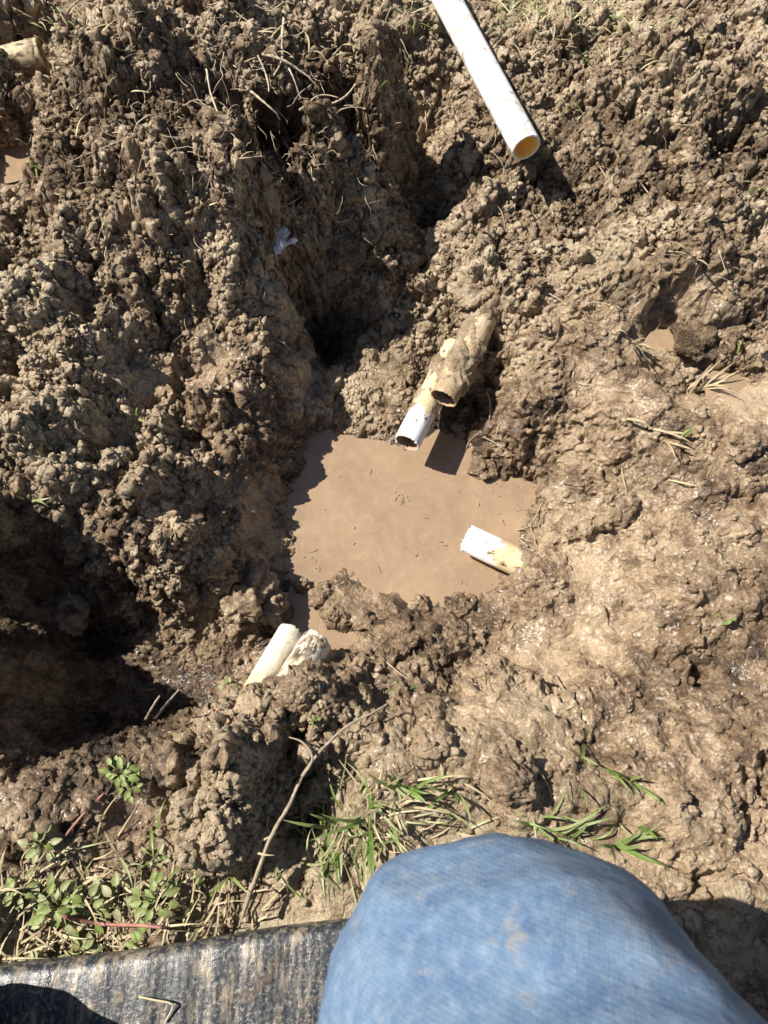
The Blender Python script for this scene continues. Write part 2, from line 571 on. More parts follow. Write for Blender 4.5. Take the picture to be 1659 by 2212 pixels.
mx_ = XX + 0.03 * fbm(XX, YY, 0.12, 4, 41)
my_ = YY + 0.03 * fbm(XX, YY, 0.12, 4, 51)
smooth_m = blob_mask([(1250, 1400, -.08, .055, 1.8), (1130, 1420, -.1, .03, 1.2), (1290, 1230, -.07, .035, 1), (1440, 700, 0, .06, 1.4), (1620, 840, 0, .05, 1),
                      (1380, 850, -.01, .04, 1.2), (20, 370, -.02, .07, .8), (1195, 395, 0, .03, .8), (1080, 1530, -.03, .035, 1.5), (570, 1130, -.15, .07, .5), (470, 800, -.07, .035, 1),
                      (150, 1500, -.18, .06, 1.4), (680, 830, -.17, .03, 1), (780, 1300, -.2, .05, 1),
                      (900, 2000, 0, .06, 1), (650, 2000, 0, .05, 1.4), (520, 1180, -.13, .03, .8)], mx_, my_)
rough_m = blob_mask([(350, 150, .12, .28, 1.6), (300, 400, .1, .25, 1.4), (100, 800, .05, .16, 1), (780, 500, -.12, .16, .8), (1100, 600, -.04, .16, 1.2), (1000, 400, 0, .14, 1),
                     (150, 620, .05, .2, 1.2), (1350, 250, .05, .3, 1.2), (1560, 560, .05, .16, 1), (550, 1600, .04, .1, 1.2), (900, 640, -.1, .1, 1), (300, 1000, -.03, .14, 1.3), (420, 880, -.08, .1, 1.2), (330, 1180, -.05, .08, 1)], mx_, my_)
wet_m = np.clip(blob_mask([(1350, 1300, -.05, .36, 1), (1000, 1500, -.05, .26, 1.4), (1500, 1750, .02, .28, 1.1), (1000, 1000, -.18, .2, 1.2), (1500, 850, 0, .22, 1.2), (1250, 700, -.02, .10, 1),
                           (560, 1100, -.15, .14, .8), (450, 800, -.05, .12, 1), (560, 1300, -.15, .06, 1), (30, 360, -.02, .09, .8), (200, 1700, .02, .1, 1.5), (640, 1480, 0, .06, 1), (200, 1950, 0, .1, 2)], mx_, my_), 0, 1)
clay_m = blob_mask([(30, 120, .05, .05, 1.5), (60, 620, .06, .07, 1.2), (150, 980, .03, .07, 1.3), (830, 720, -.13, .06, 1.3), (750, 1600, .02, .10, 1.5), (500, 1800, .03, .10, 1.2),
                    (850, 1900, 0, .16, 2.2), (1180, 1600, 0, .05, 1), (1300, 560, .04, .05, 1), (950, 30, .04, .12, 1.2), (1590, 2000, 0, .06, 1), (900, 1650, .01, .1, 1.5), (20, 390, 0, .05, 1), (1020, 570, -.06, .04, 1)], mx_, my_)
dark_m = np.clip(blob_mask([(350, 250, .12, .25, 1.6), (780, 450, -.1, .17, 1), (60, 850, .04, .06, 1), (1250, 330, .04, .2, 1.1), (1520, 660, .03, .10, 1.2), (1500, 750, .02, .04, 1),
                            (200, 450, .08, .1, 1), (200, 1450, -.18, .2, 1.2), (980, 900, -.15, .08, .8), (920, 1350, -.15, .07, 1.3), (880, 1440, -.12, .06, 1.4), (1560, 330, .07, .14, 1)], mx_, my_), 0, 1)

near = np.clip(1 - out_d / 0.15, 0.0, 1)
q = (1.0 - 0.88 * smooth_m) * (1 - .72 * np.clip((fbm(XX, YY, 0.10, 3, 401) - .22) * 5, 0, 1))
w1x = XX + 0.019 * fbm(XX, YY, 0.035, 3, 61)
w1y = YY + 0.019 * fbm(XX, YY, 0.035, 3, 71)
w2x = XX + 0.0085 * fbm(XX, YY, 0.014, 3, 81)
w2y = YY + 0.0085 * fbm(XX, YY, 0.014, 3, 91)
L1 = lumps(w1x, w1y, 0.085, 1, 0.6)
L2 = lumps(w1x, w1y, 0.042, 2, 0.65)
L3 = lumps(w2x, w2y, 0.020, 3, 0.7)
L4 = lumps(w2x, w2y, 0.0105, 4, 0.75)
L5 = lumps(w2x, w2y, 0.0058, 5, 0.8)
F1 = fbm(XX, YY, 0.16, 5, 31)
R1 = 1 - np.abs(fbm(w1x, w1y, 0.05, 4, 36))
patch = np.clip(0.6 + 1.3 * fbm(XX, YY, 0.11, 2, 121), 0.1, 1.3)
patch2 = np.clip(0.55 + 1.4 * fbm(XX, YY, 0.06, 2, 131), 0.05, 1.4)
rr = 0.75 + 0.6 * rough_m
H = base + 0.016 * F1 * (0.3 + 0.7 * q)
dry = 1 - 0.85 * wet_m
shore = np.clip(np.abs(base + 0.197) / 0.03, 0.22, 1)
q = q * shore
mid = q * rr * (0.034 * L1 * patch + 0.015 * L2 * (.4 + .6 * patch2) + 0.010 * (R1 - 0.7) * dry)
patch3 = np.clip(0.5 + 1.6 * fbm(XX, YY, 0.035, 2, 133), 0.0, 1.5)
small = (0.12 + 0.88 * q) * rr * (0.0068 * L3 * patch2 + 0.0050 * L4 * patch3 + 0.0026 * L5 * patch2)
L4r = lumps(XX + .004 * fbm(XX, YY, .02, 2, 311), YY, 0.014, 14, 0.6)
L3r = lumps(w1x, YY, 0.030, 15, 0.5)


def blur(a, k, n=3):
    for _ in range(n):
        for ax in (0, 1):
            a = (a + np.roll(a, k, ax) + np.roll(a, -k, ax)) / 3
    return a


soft = 0.7 * np.clip(wet_m * 1.3 - 0.5 * rough_m - 0.15, 0, 1) * np.clip(0.75 + 1.2 * fbm(XX, YY, .09, 3, 315), 0, 1)
det = mid + small
det = det * (1 - soft) + soft * (blur(blur(det, 3), 2) * 1.15 + q * (0.007 * L3r * patch + 0.0045 * L4r * patch2))
mid, small = mid * (1 - .7 * soft), small * (1 - .7 * soft)
H = H + (det - 0.018) * near
F2 = np.abs(fbm(w2x, w2y, 0.011, 3, 140, 0.6))
F3 = fbm(XX, YY, 0.030, 4, 143, 0.62)
H += ((0.0105 * (0.5 - F2)) * (0.25 + rough_m * 1.0 + .5 * patch2) * dry + 0.010 * F3 * (0.35 + rough_m)) * near * q * (1 - .8 * soft)
PITS = lumps(w1x + .5, w1y + .3, 0.055, 9, 0.42)
PITS2 = lumps(w2x + .5, w2y + .3, 0.022, 10, 0.45)
H -= (0.034 * PITS * rough_m + 0.011 * PITS2 * (0.35 + 0.65 * rough_m)) * q * near * np.clip(fbm(XX, YY, .15, 2, 147) * 2 + .7, 0, 1.2)
small = small + (0.010 * (0.5 - F2)) * dry * (1 - soft) * (0.2 + rough_m) * near * q

# named dips and mounds: px py z radius height
MOUNDS = [(270, 150, .12, .055, .035, 1.4), (430, 240, .12, .05, .03, 1), (80, 620, .06, .055, .03, 1), (220, 560, .05, .04, .022, 1), (560, 250, .1, .04, .03, 1),
          (1560, 230, .1, .065, .045, 1.1), (1480, 90, .08, .06, .03, 1.5), (1380, 170, .06, .05, .025, 1), (1290, 420, .03, .06, .02, 1.3), (1590, 590, .06, .05, .035, 1.4), (1430, 590, .04, .04, .035, 1.2),
          (300, 1140, -.01, .07, .03, 1.3), (360, 960, -.04, .05, .03, 1), (130, 930, .02, .05, .025, 1), (180, 760, .02, .05, .03, 1), (430, 1210, -.06, .05, .02, 1),
          (560, 1650, .04, .055, .03, 1.1), (480, 1790, .03, .05, .03, 1.3), (1080, 1560, .0, .07, .02, 1.6), (1100, 1680, .02, .035, .02, .8), (1550, 1600, .02, .07, .02, 1.3), (1530, 1810, .03, .05, .025, 1.2),
          (690, 1500, .0, .04, .02, 1.2), (740, 1560, .01, .04, .02, 1.2), (1290, 1490, -.04, .05, .015, 1), (1440, 1340, -.03, .05, .02, 1), (960, 1370, -.15, .045, .025, 1.3), (870, 1400, -.15, .03, .02, 1), (1000, 1290, -.19, .02, .012, 1), (1080, 990, -.17, .03, .02, 1.3), (1560, 1240, 0, .05, .02, 1), (1600, 1000, 0, .05, .02, 1)]
for (a, b_, z, rad, hh, asp) in MOUNDS:
    w = P(a, b_, z)
    d2 = ((w1x - w.x) / asp) ** 2 + (w1y - w.y) ** 2
    H += hh * np.sqrt(np.clip(1 - d2 / rad ** 2, 0, 1))
DIPS = [(1600, 270, .1, .03, .05, 1.3), (1470, 150, .08, .02, .03, 1.5), (1490, 250, .08, .02, .04, 1), (1330, 130, .04, .02, .03, 1), (490, 190, .1, .022, .05, 1), (290, 20, .1, .03, .05, 1.5), (450, 80, .1, .025, .04, 1), (640, 1600, 0, .016, .07, 1), (625, 1700, 0, .022, .07, 1.0), (640, 1780, 0, .02, .05, 2.0), (1030, 690, -.08, .02, .04, 1),
        (1090, 800, -.1, .018, .03, .7), (1030, 880, -.15, .03, .03, 1), (1160, 930, -.09, .018, .04, .8), (1640, 360, .08, .02, .05, 1), (1000, 1470, -.1, .03, .03, 1.8), (1530, 1450, -.02, .014, .04, 1), (1650, 1680, .02, .02, .04, 1), (1540, 1900, .02, .012, .04, 2), (20, 760, .04, .03, .05, .8), (40, 900, .04, .03, .04, 1.2), (1440, 770, .01, .014, .03, 2), (560, 480, .04, .03, .04, .7),
        (1340, 620, .02, .02, .03, 1.5), (1470, 670, .03, .02, .03, 2), (880, 230, .02, .03, .04, 1.2), (380, 1720, .03, .014, .03, 2), (860, 1510, -.05, .02, .03, 1.5)]
for (a, b_, z, rad, hh, asp) in DIPS:
    w = P(a, b_, z)
    d2 = ((w1x - w.x) / asp) ** 2 + (w1y - w.y) ** 2
    H -= hh * np.exp(-d2 / rad ** 2)

# lean the clods outwards: sharp undercut edges
hs = mid + 0.6 * small
gx = np.gradient(hs, axis=1) / np.gradient(xs)[None, :]
gy = np.gradient(hs, axis=0) / np.gradient(ys)[:, None]
gm = np.sqrt(gx * gx + gy * gy) + 1e-6
push = np.clip(gm, 0, 1.4) * 0.0040 * near
VX = XX - gx / gm * push * np.clip(hs / 0.012, -0.5, 1)
VY = YY - gy / gm * push * np.clip(hs / 0.012, -0.5, 1)
VX = VX + 0.0030 * fbm(XX, YY, 0.009, 2, 151) * near * q
VY = VY + 0.0030 * fbm(XX, YY, 0.009, 2, 161) * near * q

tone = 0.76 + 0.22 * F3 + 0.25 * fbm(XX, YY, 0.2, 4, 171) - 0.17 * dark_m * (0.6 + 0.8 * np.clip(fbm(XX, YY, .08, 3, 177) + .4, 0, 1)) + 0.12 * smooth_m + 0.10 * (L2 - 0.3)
pit_shade = blob_mask([(180, 1450, -.18, .2, 1.3), (720, 450, -.1, .13, .8)], mx_, my_)  # shade of the pit and the hollow, painted into the soil tone
tone -= 0.16 * pit_shade
shore_w = np.exp(-(np.clip(H + 0.2, 0, 1) / 0.016) ** 2)
tone -= 0.12 * shore_w + 0.09 * wet_m * (1 - smooth_m)
wet = np.clip(0.12 + 0.9 * shore_w + 0.75 * wet_m + 0.25 * fbm(XX, YY, 0.08, 3, 181), 0, 1)
clay = np.clip(clay_m + 0.3 * np.clip(fbm(XX, YY, 0.1, 3, 191), 0, 1) * 1.2, 0, 1)

ny, nx = XX.shape
idx = np.arange(ny * nx, dtype=np.int32).reshape(ny, nx)
faces = np.stack([idx[:-1, :-1], idx[:-1, 1:], idx[1:, 1:], idx[1:, :-1]], -1).reshape(-1, 4)
verts = np.stack([VX, VY, H], -1).reshape(-1, 3)
# crumbly relief that also works on the steep walls of the hole: pushed along the slope normal
bx_ = np.gradient(base, axis=1) / np.gradient(xs)[None, :]
by_ = np.gradient(base, axis=0) / np.gradient(ys)[:, None]
steep = np.maximum(np.clip(np.sqrt(bx_ ** 2 + by_ ** 2) - 0.35, 0, 1.2), .30 * np.clip(rough_m, 0, 1) * q) * near
nl = np.sqrt(bx_ ** 2 + by_ ** 2 + 1)
sel = np.nonzero(steep.ravel() > 0.01)[0]
pv = verts[sel].astype(np.float64)
nz = fbm3(pv, 0.045, 2, 3) * 0.012 + (0.42 - np.abs(fbm3(pv, 0.017, 3, 8))) * 0.013
nh = [perlin3(pv, .016, 21 + k) * .0050 + perlin3(pv, .008, 31 + k) * .0028 for k in (0, 1)]
nz *= np.minimum(steep.ravel()[sel] * 2.0, 1.0) * (1 - .6 * smooth_m.ravel()[sel])
verts = verts.astype(np.float64)
k_ = np.minimum(steep.ravel()[sel] * 2.0, 1.0)
verts[sel, 0] += -(bx_ / nl).ravel()[sel] * nz + nh[0] * k_
verts[sel, 1] += -(by_ / nl).ravel()[sel] * nz + nh[1] * k_
verts[sel, 2] += (1 / nl).ravel()[sel] * nz
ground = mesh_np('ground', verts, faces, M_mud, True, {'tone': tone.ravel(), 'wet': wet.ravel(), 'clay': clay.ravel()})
tag(ground, kind='structure')
E = len(ext)
HC = H[E:E + len(cy), E:E + len(cx)]


def HT(x, y):
    return float(bil(HC, cx, cy, np.array([x]), np.array([y]))[0])


def G(px, py, off=0.0):
    """point on the ground seen at picture position px, py, then lifted by off"""
    z = 0.12
    u = (px - 829.5) / F
    v = (1106 - py) / F
    d = Vector((u, ST + v * CT, -CT + v * ST))
    t = 0.6
    while t < 1.7:
        p = Vector((0, 0, CAM_H)) + d * t
        if p.z - off <= HT(p.x, p.y):
            return p
        t += 0.003
    return P(px, py, off)


# water and puddles
def sheet(name, px, py, z, rx, ry):
    w = P(px, py, z)
    nseg, nr = 48, 24
    v, f = [(0, 0, 0)], []
    for r in range(1, nr + 1):
        for k in range(nseg):
            a = 2 * math.pi * k / nseg
            v.append((rx * r / nr * math.cos(a), ry * r / nr * math.sin(a), 0))
    for k in range(nseg):
        f.append((0, 1 + k, 1 + (k + 1) % nseg))
    for r in range(nr - 1):
        for k in range(nseg):
            a = 1 + r * nseg
            f.append((a + k, a + nseg + k, a + nseg + (k + 1) % nseg, a + (k + 1) % nseg))
    o = mesh_np(name, v, f, M_water)
    o.location = w
    return tag(o, kind='structure')


sheet('water', 850, 1150, -0.200, 0.34, 0.30)
sheet('puddle', 1440, 700, -0.027, 0.075, 0.05)
sheet('puddle', 1625, 850, -0.024, 0.07, 0.06)
sheet('puddle', 10, 350, -0.04, 0.06, 0.05)


# ------------------------------------------------------------------ soil crumbs (uncountable) and clods
def ico(sub):
    bm = bmesh.new()
    bmesh.ops.create_icosphere(bm, subdivisions=sub, radius=1)
    v = np.array([x.co[:] for x in bm.verts])
    f = np.array([[q.index for q in x.verts] for x in bm.faces], dtype=np.int32)
    bm.free()
    return v, f


def clod_shape(v, seed, amp=0.45, s=0.9):
    nrm = v / np.linalg.norm(v, axis=1)[:, None]
    n0 = fbm3(v + seed * 3.1, s, 3, seed)
    return nrm * (1 + amp * n0)[:, None]


i1, f1 = ico(1)
i2, f2 = ico(2)
i3, f3 = ico(3)
tmpl = [(clod_shape(i2, k, 0.75, 0.8), f2) for k in range(10)]
tmpl_s = [(clod_shape(i1, k + 20, 0.6, 0.9), f1) for k in range(8)]
dens = np.clip(0.06 + 1.0 * rough_m * np.clip(0.35 + 1.8 * fbm(XX, YY, 0.09, 3, 201), 0, 1) - smooth_m * 0.8, 0.004, 1)
dens = dens * (base > -0.19)
dcore = dens[E:E + len(cy), E:E + len(cx)].ravel()
prob = dcore / dcore.sum()
NC = 42000
pick = rng.choice(len(prob), NC, p=prob)
iy_, ix_ = np.divmod(pick, len(cx))
cvs, cfs, ct, cw, cc = [], [], [], [], []
off = 0
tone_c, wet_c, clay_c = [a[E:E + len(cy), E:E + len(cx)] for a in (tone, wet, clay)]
VXc, VYc = VX[E:E + len(cy), E:E + len(cx)], VY[E:E + len(cy), E:E + len(cx)]
for k in range(NC):
    i, j = iy_[k], ix_[k]
    r = 0.0011 + 0.0048 * rng.random() ** 4.2
    tv, tf = tmpl[rng.integers(10)] if r > 0.0024 else tmpl_s[rng.integers(8)]
    a = rng.random() * 6.28
    ca, sa = math.cos(a), math.sin(a)
    sx, sy, sz = r * (0.8 + 0.5 * rng.random()), r * (0.8 + 0.5 * rng.random()), r * (0.7 + 0.4 * rng.random())
    v = tv * (sx, sy, sz)
    v = np.stack([v[:, 0] * ca - v[:, 1] * sa, v[:, 0] * sa + v[:, 1] * ca, v[:, 2]], -1)
    v += (VXc[i, j], VYc[i, j], HC[i, j] + r * 0.35)
    cvs.append(v)
    cfs.append(tf + off)
    off += len(v)
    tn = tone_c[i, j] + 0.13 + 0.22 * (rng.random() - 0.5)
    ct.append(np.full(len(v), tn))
    cw.append(np.full(len(v), wet_c[i, j] * 0.8))
    cc.append(np.full(len(v), clay_c[i, j]))
crumbs = mesh_np('soil_crumbs', np.concatenate(cvs), np.concatenate(cfs), M_mud, True,
                 {'tone': np.concatenate(ct), 'wet': np.concatenate(cw), 'clay': np.concatenate(cc)})
tag(crumbs, 'loose crumbs of brown soil scattered over the dug ground', 'soil crumbs', kind='stuff')

i5, f5 = ico(5)


def clod(px, py, rad, label, tone_=0.6, wet_=0.3, clay_=0.1, sink=0.3, asp=(1, 1, .75), seed=1, amp=0.65, z=None, cat='mud clod'):
    tone_ += .12
    c = G(px, py) if z is None else P(px, py, z)
    v = i5 * 1.0
    n0 = fbm3(v, 0.8, 2, seed) * amp + 0.16 * np.abs(fbm3(v, 0.33, 3, seed + 5)) + 0.05 * fbm3(v, 0.1, 2, seed + 9)
    n0 = n0 + .22 * (.4 - np.abs(fbm3(v, .3, 4, seed + 12)))
    v = v * (1 + n0)[:, None] * np.array(asp) * rad
    k = len(v)
    o = mesh_np('mud_clod', v, f5, M_mud, True, {'tone': tone_ + 0.15 * fbm3(i5, .5, 2, seed + 3), 'wet': np.full(k, wet_), 'clay': np.full(k, clay_)})
    o.location = c + Vector((0, 0, rad * asp[2] * (1 - 2 * sink)))
    o.rotation_euler = (0, 0, seed * 1.3)
    return tag(o, label, cat)


clod(1030, 640, .034, 'crumbly brown clod resting just above the buried end of the tan pipe', .6, .1, .4, seed=2)
clod(555, 1262, .026, 'upper lump of the sunlit clod cluster left of the muddy pool', .66, .7, .1, seed=3, amp=.6)
clod(520, 1305, .028, 'lower left lump of the sunlit clod cluster above the white pipe stubs', .64, .7, .1, seed=4, amp=.6)
clod(585, 1315, .024, 'right lump of the clod cluster at the shaded left edge of the pool', .62, .7, .1, seed=5, amp=.6)
clod(695, 1288, .017, 'small wet clod poking from the lower left corner of the pool', .6, .8, .05, seed=6, amp=.5)
clod(650, 1265, .010, 'tiny clod at the waterline beside the small wet clod', .55, .8, .05, seed=7, z=-.197)
clod(790, 1345, .016, 'wet brown clod on the near shore of the pool between two small pools', .55, .8, .05, seed=8)
clod(140, 1312, .033, 'flat greyish green stone in the shadow of the lower left pit', .3, .3, .9, asp=(1.3, .9, .5), seed=9, amp=.3, cat='stone')
clod(1500, 750, .028, 'dark crumbly clod beside the small puddle on the right bank', .25, .2, 0, seed=10)
clod(755, 545, .030, 'rounded dark clod in the shaded hollow right of the white plastic scrap', .4, .1, 0, seed=11, amp=.25)
clod(1040, 1015, .018, 'brown clod on the far right shore of the pool by the thin sticks', .5, .7, 0, seed=12)
clod(1095, 1690, .030, 'smooth upright wet clod standing just above the grass beside the knee', .5, .6, .1, seed=13, amp=.3, asp=(.8, 1.1, .9))
clod(640, 1500, .020, 'wet glossy mud lump covering the foot of the white pipe stub', .6, .9, .3, seed=15, amp=.35)
clod(265, 1555, .020, 'dark crumbly lump on the lip of the lower left pit', .35, .1, 0, seed=16, amp=.6)
clod(20, 1830, .022, 'dark brown clod at the left edge beside the leafy weeds', .3, .3, 0, seed=17)
clod(905, 1305, .012, 'small round clod half sunk at the near edge of the pool', .6, .7, 0, seed=18, z=-.197)
clod(715, 965, .012, 'muddy lump at the far left corner of the pool', .6, .7, 0, seed=19)
clod(1600, 960, .02, 'rounded wet clod at the right edge below the muddy straw', .6, .7, .1, seed=20)
clod(1590, 1930, .014, 'small tan stone at the right edge beside the knee shadow', .8, .3, .9, seed=21, amp=.2, cat='stone')


# ------------------------------------------------------------------ pipes
def axis_obj(o, p0, p1):
    d = (p1 - p0)
    o.location = p0
    o.rotation_mode = 'QUATERNION'
    o.rotation_quaternion = d.to_track_quat('Z', 'Y')


def pipe(p0, p1, D, mat, label, wall=0.003, jag=0.0004, bendv=0.0, name='pipe', cut=0.0, crust=None, inner=None, seed=1, cat='pipe'):
    """tube from its open end p0 to p1, local Z along the axis"""
    L = (p1 - p0).length
    R, r = D / 2, D / 2 - wall
    nseg, nr = 72, max(8, int(L / 0.003))
    rs = np.random.default_rng(seed)
    ja = rs.normal(size=nseg) * jag
    an = np.arange(nseg) * 2 * np.pi / nseg
    rings = []
    zs = np.linspace(0, L, nr)

    def ring(rad, z, w):
        zz = z + w * (ja + cut * np.cos(an + 0.7))
        bx = bendv * (z / L) ** 2
        return np.stack([rad * np.cos(an) + bx, rad * np.sin(an), zz], -1)
    w0 = np.clip(1 - zs / 0.012, 0, 1)
    for z in zs[::-1]: rings.append(ring(R, z, max(0, 1 - z / .012)))
    rings.append(ring(R - 0.0004, -0.0003, 1))
    rings.append(ring(r + 0.0003, -0.0003, 1))
    zi = np.linspace(0, L, nr)
    for z in zi: rings.append(ring(r, z, max(0, 1 - z / .012)))
    V = np.concatenate(rings)
    k = len(rings)
    ii = np.arange(k * nseg).reshape(k, nseg)
    Fq = np.stack([ii[:-1], np.roll(ii, -1, 1)[:-1], np.roll(ii, -1, 1)[1:], ii[1:]], -1).reshape(-1, 4)
    close = np.stack([ii[-1], np.roll(ii[-1], -1), np.roll(ii[0], -1), ii[0]], -1)
    Fq = np.concatenate([Fq, close])[:, ::-1]
    o = mesh_np(name, V, Fq.copy(), mat)
    if inner:
        o.data.materials.append(inner)
        mi = np.zeros(len(Fq), dtype=np.int32)
        mi[(nr + 1) * nseg:(k - 1) * nseg] = 1
        o.data.polygons.foreach_set('material_index', mi)
    axis_obj(o, p0, p1)
    tag(o, label, cat)
    if crust:
        z0, z1, thick, bias = crust
        m_ = max(6, int((z1 - z0) / 0.002))
        rr_ = []
        for z in np.linspace(z0, z1, m_):
            bx = bendv * (z / L) ** 2
            rr_.append(np.stack([R * np.cos(an) + bx, R * np.sin(an), np.full(nseg, z)], -1))
        V = np.concatenate(rr_)
        h = fbm3(V, 0.040, 5, seed + 3) + .28 * fbm3(V, .007, 3, seed + 8) + bias
        edge = np.clip(np.minimum(V[:, 2] - z0, z1 - V[:, 2]) / 0.01, 0, 1)
        h = h * edge - (1 - edge) * 0.4
        nv = V.copy()
        nv[:, 0] -= bendv * (V[:, 2] / L) ** 2
        nv[:, 2] = 0
        nv /= np.linalg.norm(nv, axis=1)[:, None]
        V = V + nv * (np.clip(h, -0.35, 2) * thick)[:, None]
        ii = np.arange(m_ * nseg).reshape(m_, nseg)
        Fq = np.stack([ii[:-1], np.roll(ii, -1, 1)[:-1], np.roll(ii, -1, 1)[1:], ii[1:]], -1).reshape(-1, 4)
        c = mesh_np('mud_crust', V, Fq[:, ::-1].copy(), M_mud, True, {'tone': .72 + .3 * fbm3(V, .03, 2, seed), 'wet': np.full(len(V), .35), 'clay': np.full(len(V), .5)}, o)
    return o


WHITE = (0.80, 0.80, 0.78)
m_white = pipe_mat('white_pvc', (.76, .76, .74), 0.36, (0.7, .62, .48), 5, 6, 0.35, sss=0.2)
m_inner = pipe_mat('sunglow_pvc_inside', (0.95, 0.56, 0.27), -.3, (0.7, .55, .3), 5, 6, 0.5, sss=0.95)  # orange glow of sun through the wall is put into the bore colour
m_dark_in = pipe_mat('muddy_pvc_inside', (0.42, 0.27, 0.15), 0.8, (0.3, .2, .12), 0, .05, 0.5, sss=0)
pipe(P(1137, 319, .092), P(885, -150, .105), .0455, m_white, 'long clean white plastic pipe entering from the top edge with an open orange-tinted end', inner=m_inner, seed=1)

m_w2 = pipe_mat('white_pvc_stained_beyond', WHITE, -0.35, (.50, .40, .26), .052, .06, 0.3, spots=-.3)
pipe(P(879, 957, -.128), P(985, 750, -.135), .043, m_w2, 'short white pipe with an open end over the pool, lower one of the crossed pair', wall=.0035, jag=.0006,
     crust=(.05, .2, .007, -.02), inner=m_dark_in, seed=2)
m_tan = pipe_mat('tan_scratched_pipe', (.40, .29, .165), 0.6, (.44, .34, .22), -.02, .12, 0.6, lines=.75)
p0, p1 = P(958, 861, -.098), P(1052, 690, -.085)
pipe(p0, p1, .0455, m_tan, 'tan scratched and mud caked pipe leaning over the short white one', wall=.0022, jag=.0007, bendv=.006, crust=(.012, .22, .010, .12), inner=m_dark_in, seed=3)
m_w3 = pipe_mat('white_pvc_right_stub', WHITE, -0.4, (.56, .43, .25), .046, .054, 0.28, spots=-.3)
pipe(P(1010, 1163, -.168), P(1190, 1248, -.150), .045, m_w3, 'white pipe stub pointing into the pool from the right bank', jag=.001, crust=(.058, .15, .008, .08), seed=4)
m_w4 = pipe_mat('chalky_white_pipe', (.68, .63, .50), 0.05, (.62, .48, .22), .075, .11, 0.55, lines=.25)
pipe(P(628, 1368, -.115), P(520, 1555, -.05), .0385, m_w4, 'chalky white pipe stub beside the green sprig, left one of the near pair', jag=.0014, seed=5)
m_w5 = pipe_mat('mottled_white_pipe', (.70, .65, .54), 0.35, (.72, .66, .52), .03, .05, 0.5, spots=1.1)
pipe(P(683, 1390, -.10), P(578, 1558, -.03), .045, m_w5, 'mottled white pipe stub with dark mould spots, right one of the near pair', jag=.001, cut=.003, crust=(.0, .05, .004, -.45), seed=6)

m_cream = pipe_mat('cream_pipe', (.50, .42, .26), 0.5, (.55, .4, .22), .06, .09, 0.55, spots=.3)
cp = pipe(P(92, 118, .03), P(-130, 175, .02), .054, m_cream, 'thick cream pipe fitting caked with mud at the top left edge', wall=.005, crust=(.0, .2, .006, .02), inner=m_dark_in, seed=7, cat='pipe fitting')
m_rust = pipe_mat('brown_pipe', (.25, .15, .09), 0.5, (.2, .14, .09), .06, .09, 0.5)
pipe(P(8, 285, -.01), P(-120, 235, -.0), .05, m_rust, 'dark brown pipe end showing its rim at the left edge above the puddle', wall=.004, inner=m_dark_in, seed=8)

# torn scrap of white plastic in the wall
m_scrap = pipe_mat('white_scrap', (.78, .78, .76), 0.35, (.5, .45, .4), 5, 6, 0.35)
outline = [(612 + (a - 612) * .85, 520 + (b_ - 520) * .9) for a, b_ in [(592, 556), (586, 530), (597, 500), (606, 486), (622, 489), (630, 500), (618, 512), (622, 520), (640, 514), (648, 519), (640, 530), (624, 528), (612, 535), (606, 552)]]
z0 = G(612, 525).z + 0.016
bm = bmesh.new()
vs = [bm.verts.new(P(a, b_, z0 + 0.00008 * (540 - b_))) for a, b_ in outline]
fc = bm.faces.new(vs)
bmesh.ops.triangulate(bm, faces=[fc])
bmesh.ops.subdivide_edges(bm, edges=bm.edges[:], cuts=2, use_grid_fill=True)
for v in bm.verts: v.co.z += 0.002 * math.sin(v.co.x * 300) + rnd.uniform(-.0004, .0004)
r_ = bmesh.ops.solidify(bm, geom=bm.faces[:], thickness=0.0018)
me = bpy.data.meshes.new('plastic_scrap')
bm.to_mesh(me)
bm.free()
me.materials.append(m_scrap)
o = bpy.data.objects.new('plastic_scrap', me)
col.objects.link(o)
tag(o, 'torn white plastic scrap stuck in the shaded wall of the hole', 'plastic scrap')


# ------------------------------------------------------------------ roots, twigs, straw
def smooth_path(ps, n=6):
    out = []
    for i in range(len(ps) - 1):
        a, b_, c, d = ps[max(i - 1, 0)], ps[i], ps[i + 1], ps[min(i + 2, len(ps) - 1)]
        for k in range(n):
            t = k / n
            out.append(0.5 * ((2 * b_) + (c - a) * t + (2 * a - 5 * b_ + 4 * c - d) * t * t + (3 * b_ - a - 3 * c + d) * t ** 3))
    out.append(ps[-1])
    return out


def rootpath(pix, off, dz=None):
    ps = []
    for i, (a, b_) in enumerate(pix):
        ps.append(G(a, b_, off if dz is None else off * dz[i]))
    # keep the height even along the way
    z = [p.z for p in ps]
    return smooth_path(ps)


def z7(x, y): return ((640 + x / 4.608) * .864, (100 + y / 4.608) * .864)
def z6(x, y): return ((600 + x / 2.765) * .864, (1760 + y / 2.765) * .864)
def zz5(x, y): return ((x / 1.728) * .864, (1280 + y / 1.728) * .864)
def zz7(x, y): return ((x / 1.728) * .864, (1920 + y / 1.728) * .864)


def stick(name, pix, r0, r1, label, cat, mat, off=0.012, knob=0.25, branches=(), z=None, t=.3):
    mb = MB()
    ps = rootpath(pix, off) if z is None else smooth_path([P(a, b_, zz) for (a, b_), zz in zip(pix, z)])
    k = len(ps)
    mb.tube(ps, [r0 + (r1 - r0) * i / k for i in range(k)], 7, t, knob)
    for br in branches:
        b2 = rootpath(br, off) if z is None else smooth_path([P(a, b_, max(z)) for (a, b_) in br])
        mb.tube(b2, [r0 * .7 + (r1 * .6 - r0 * .7) * i / len(b2) for i in range(len(b2))], 6, t, knob)
    o = mb.build(name, mat)
    return tag(o, label, cat)


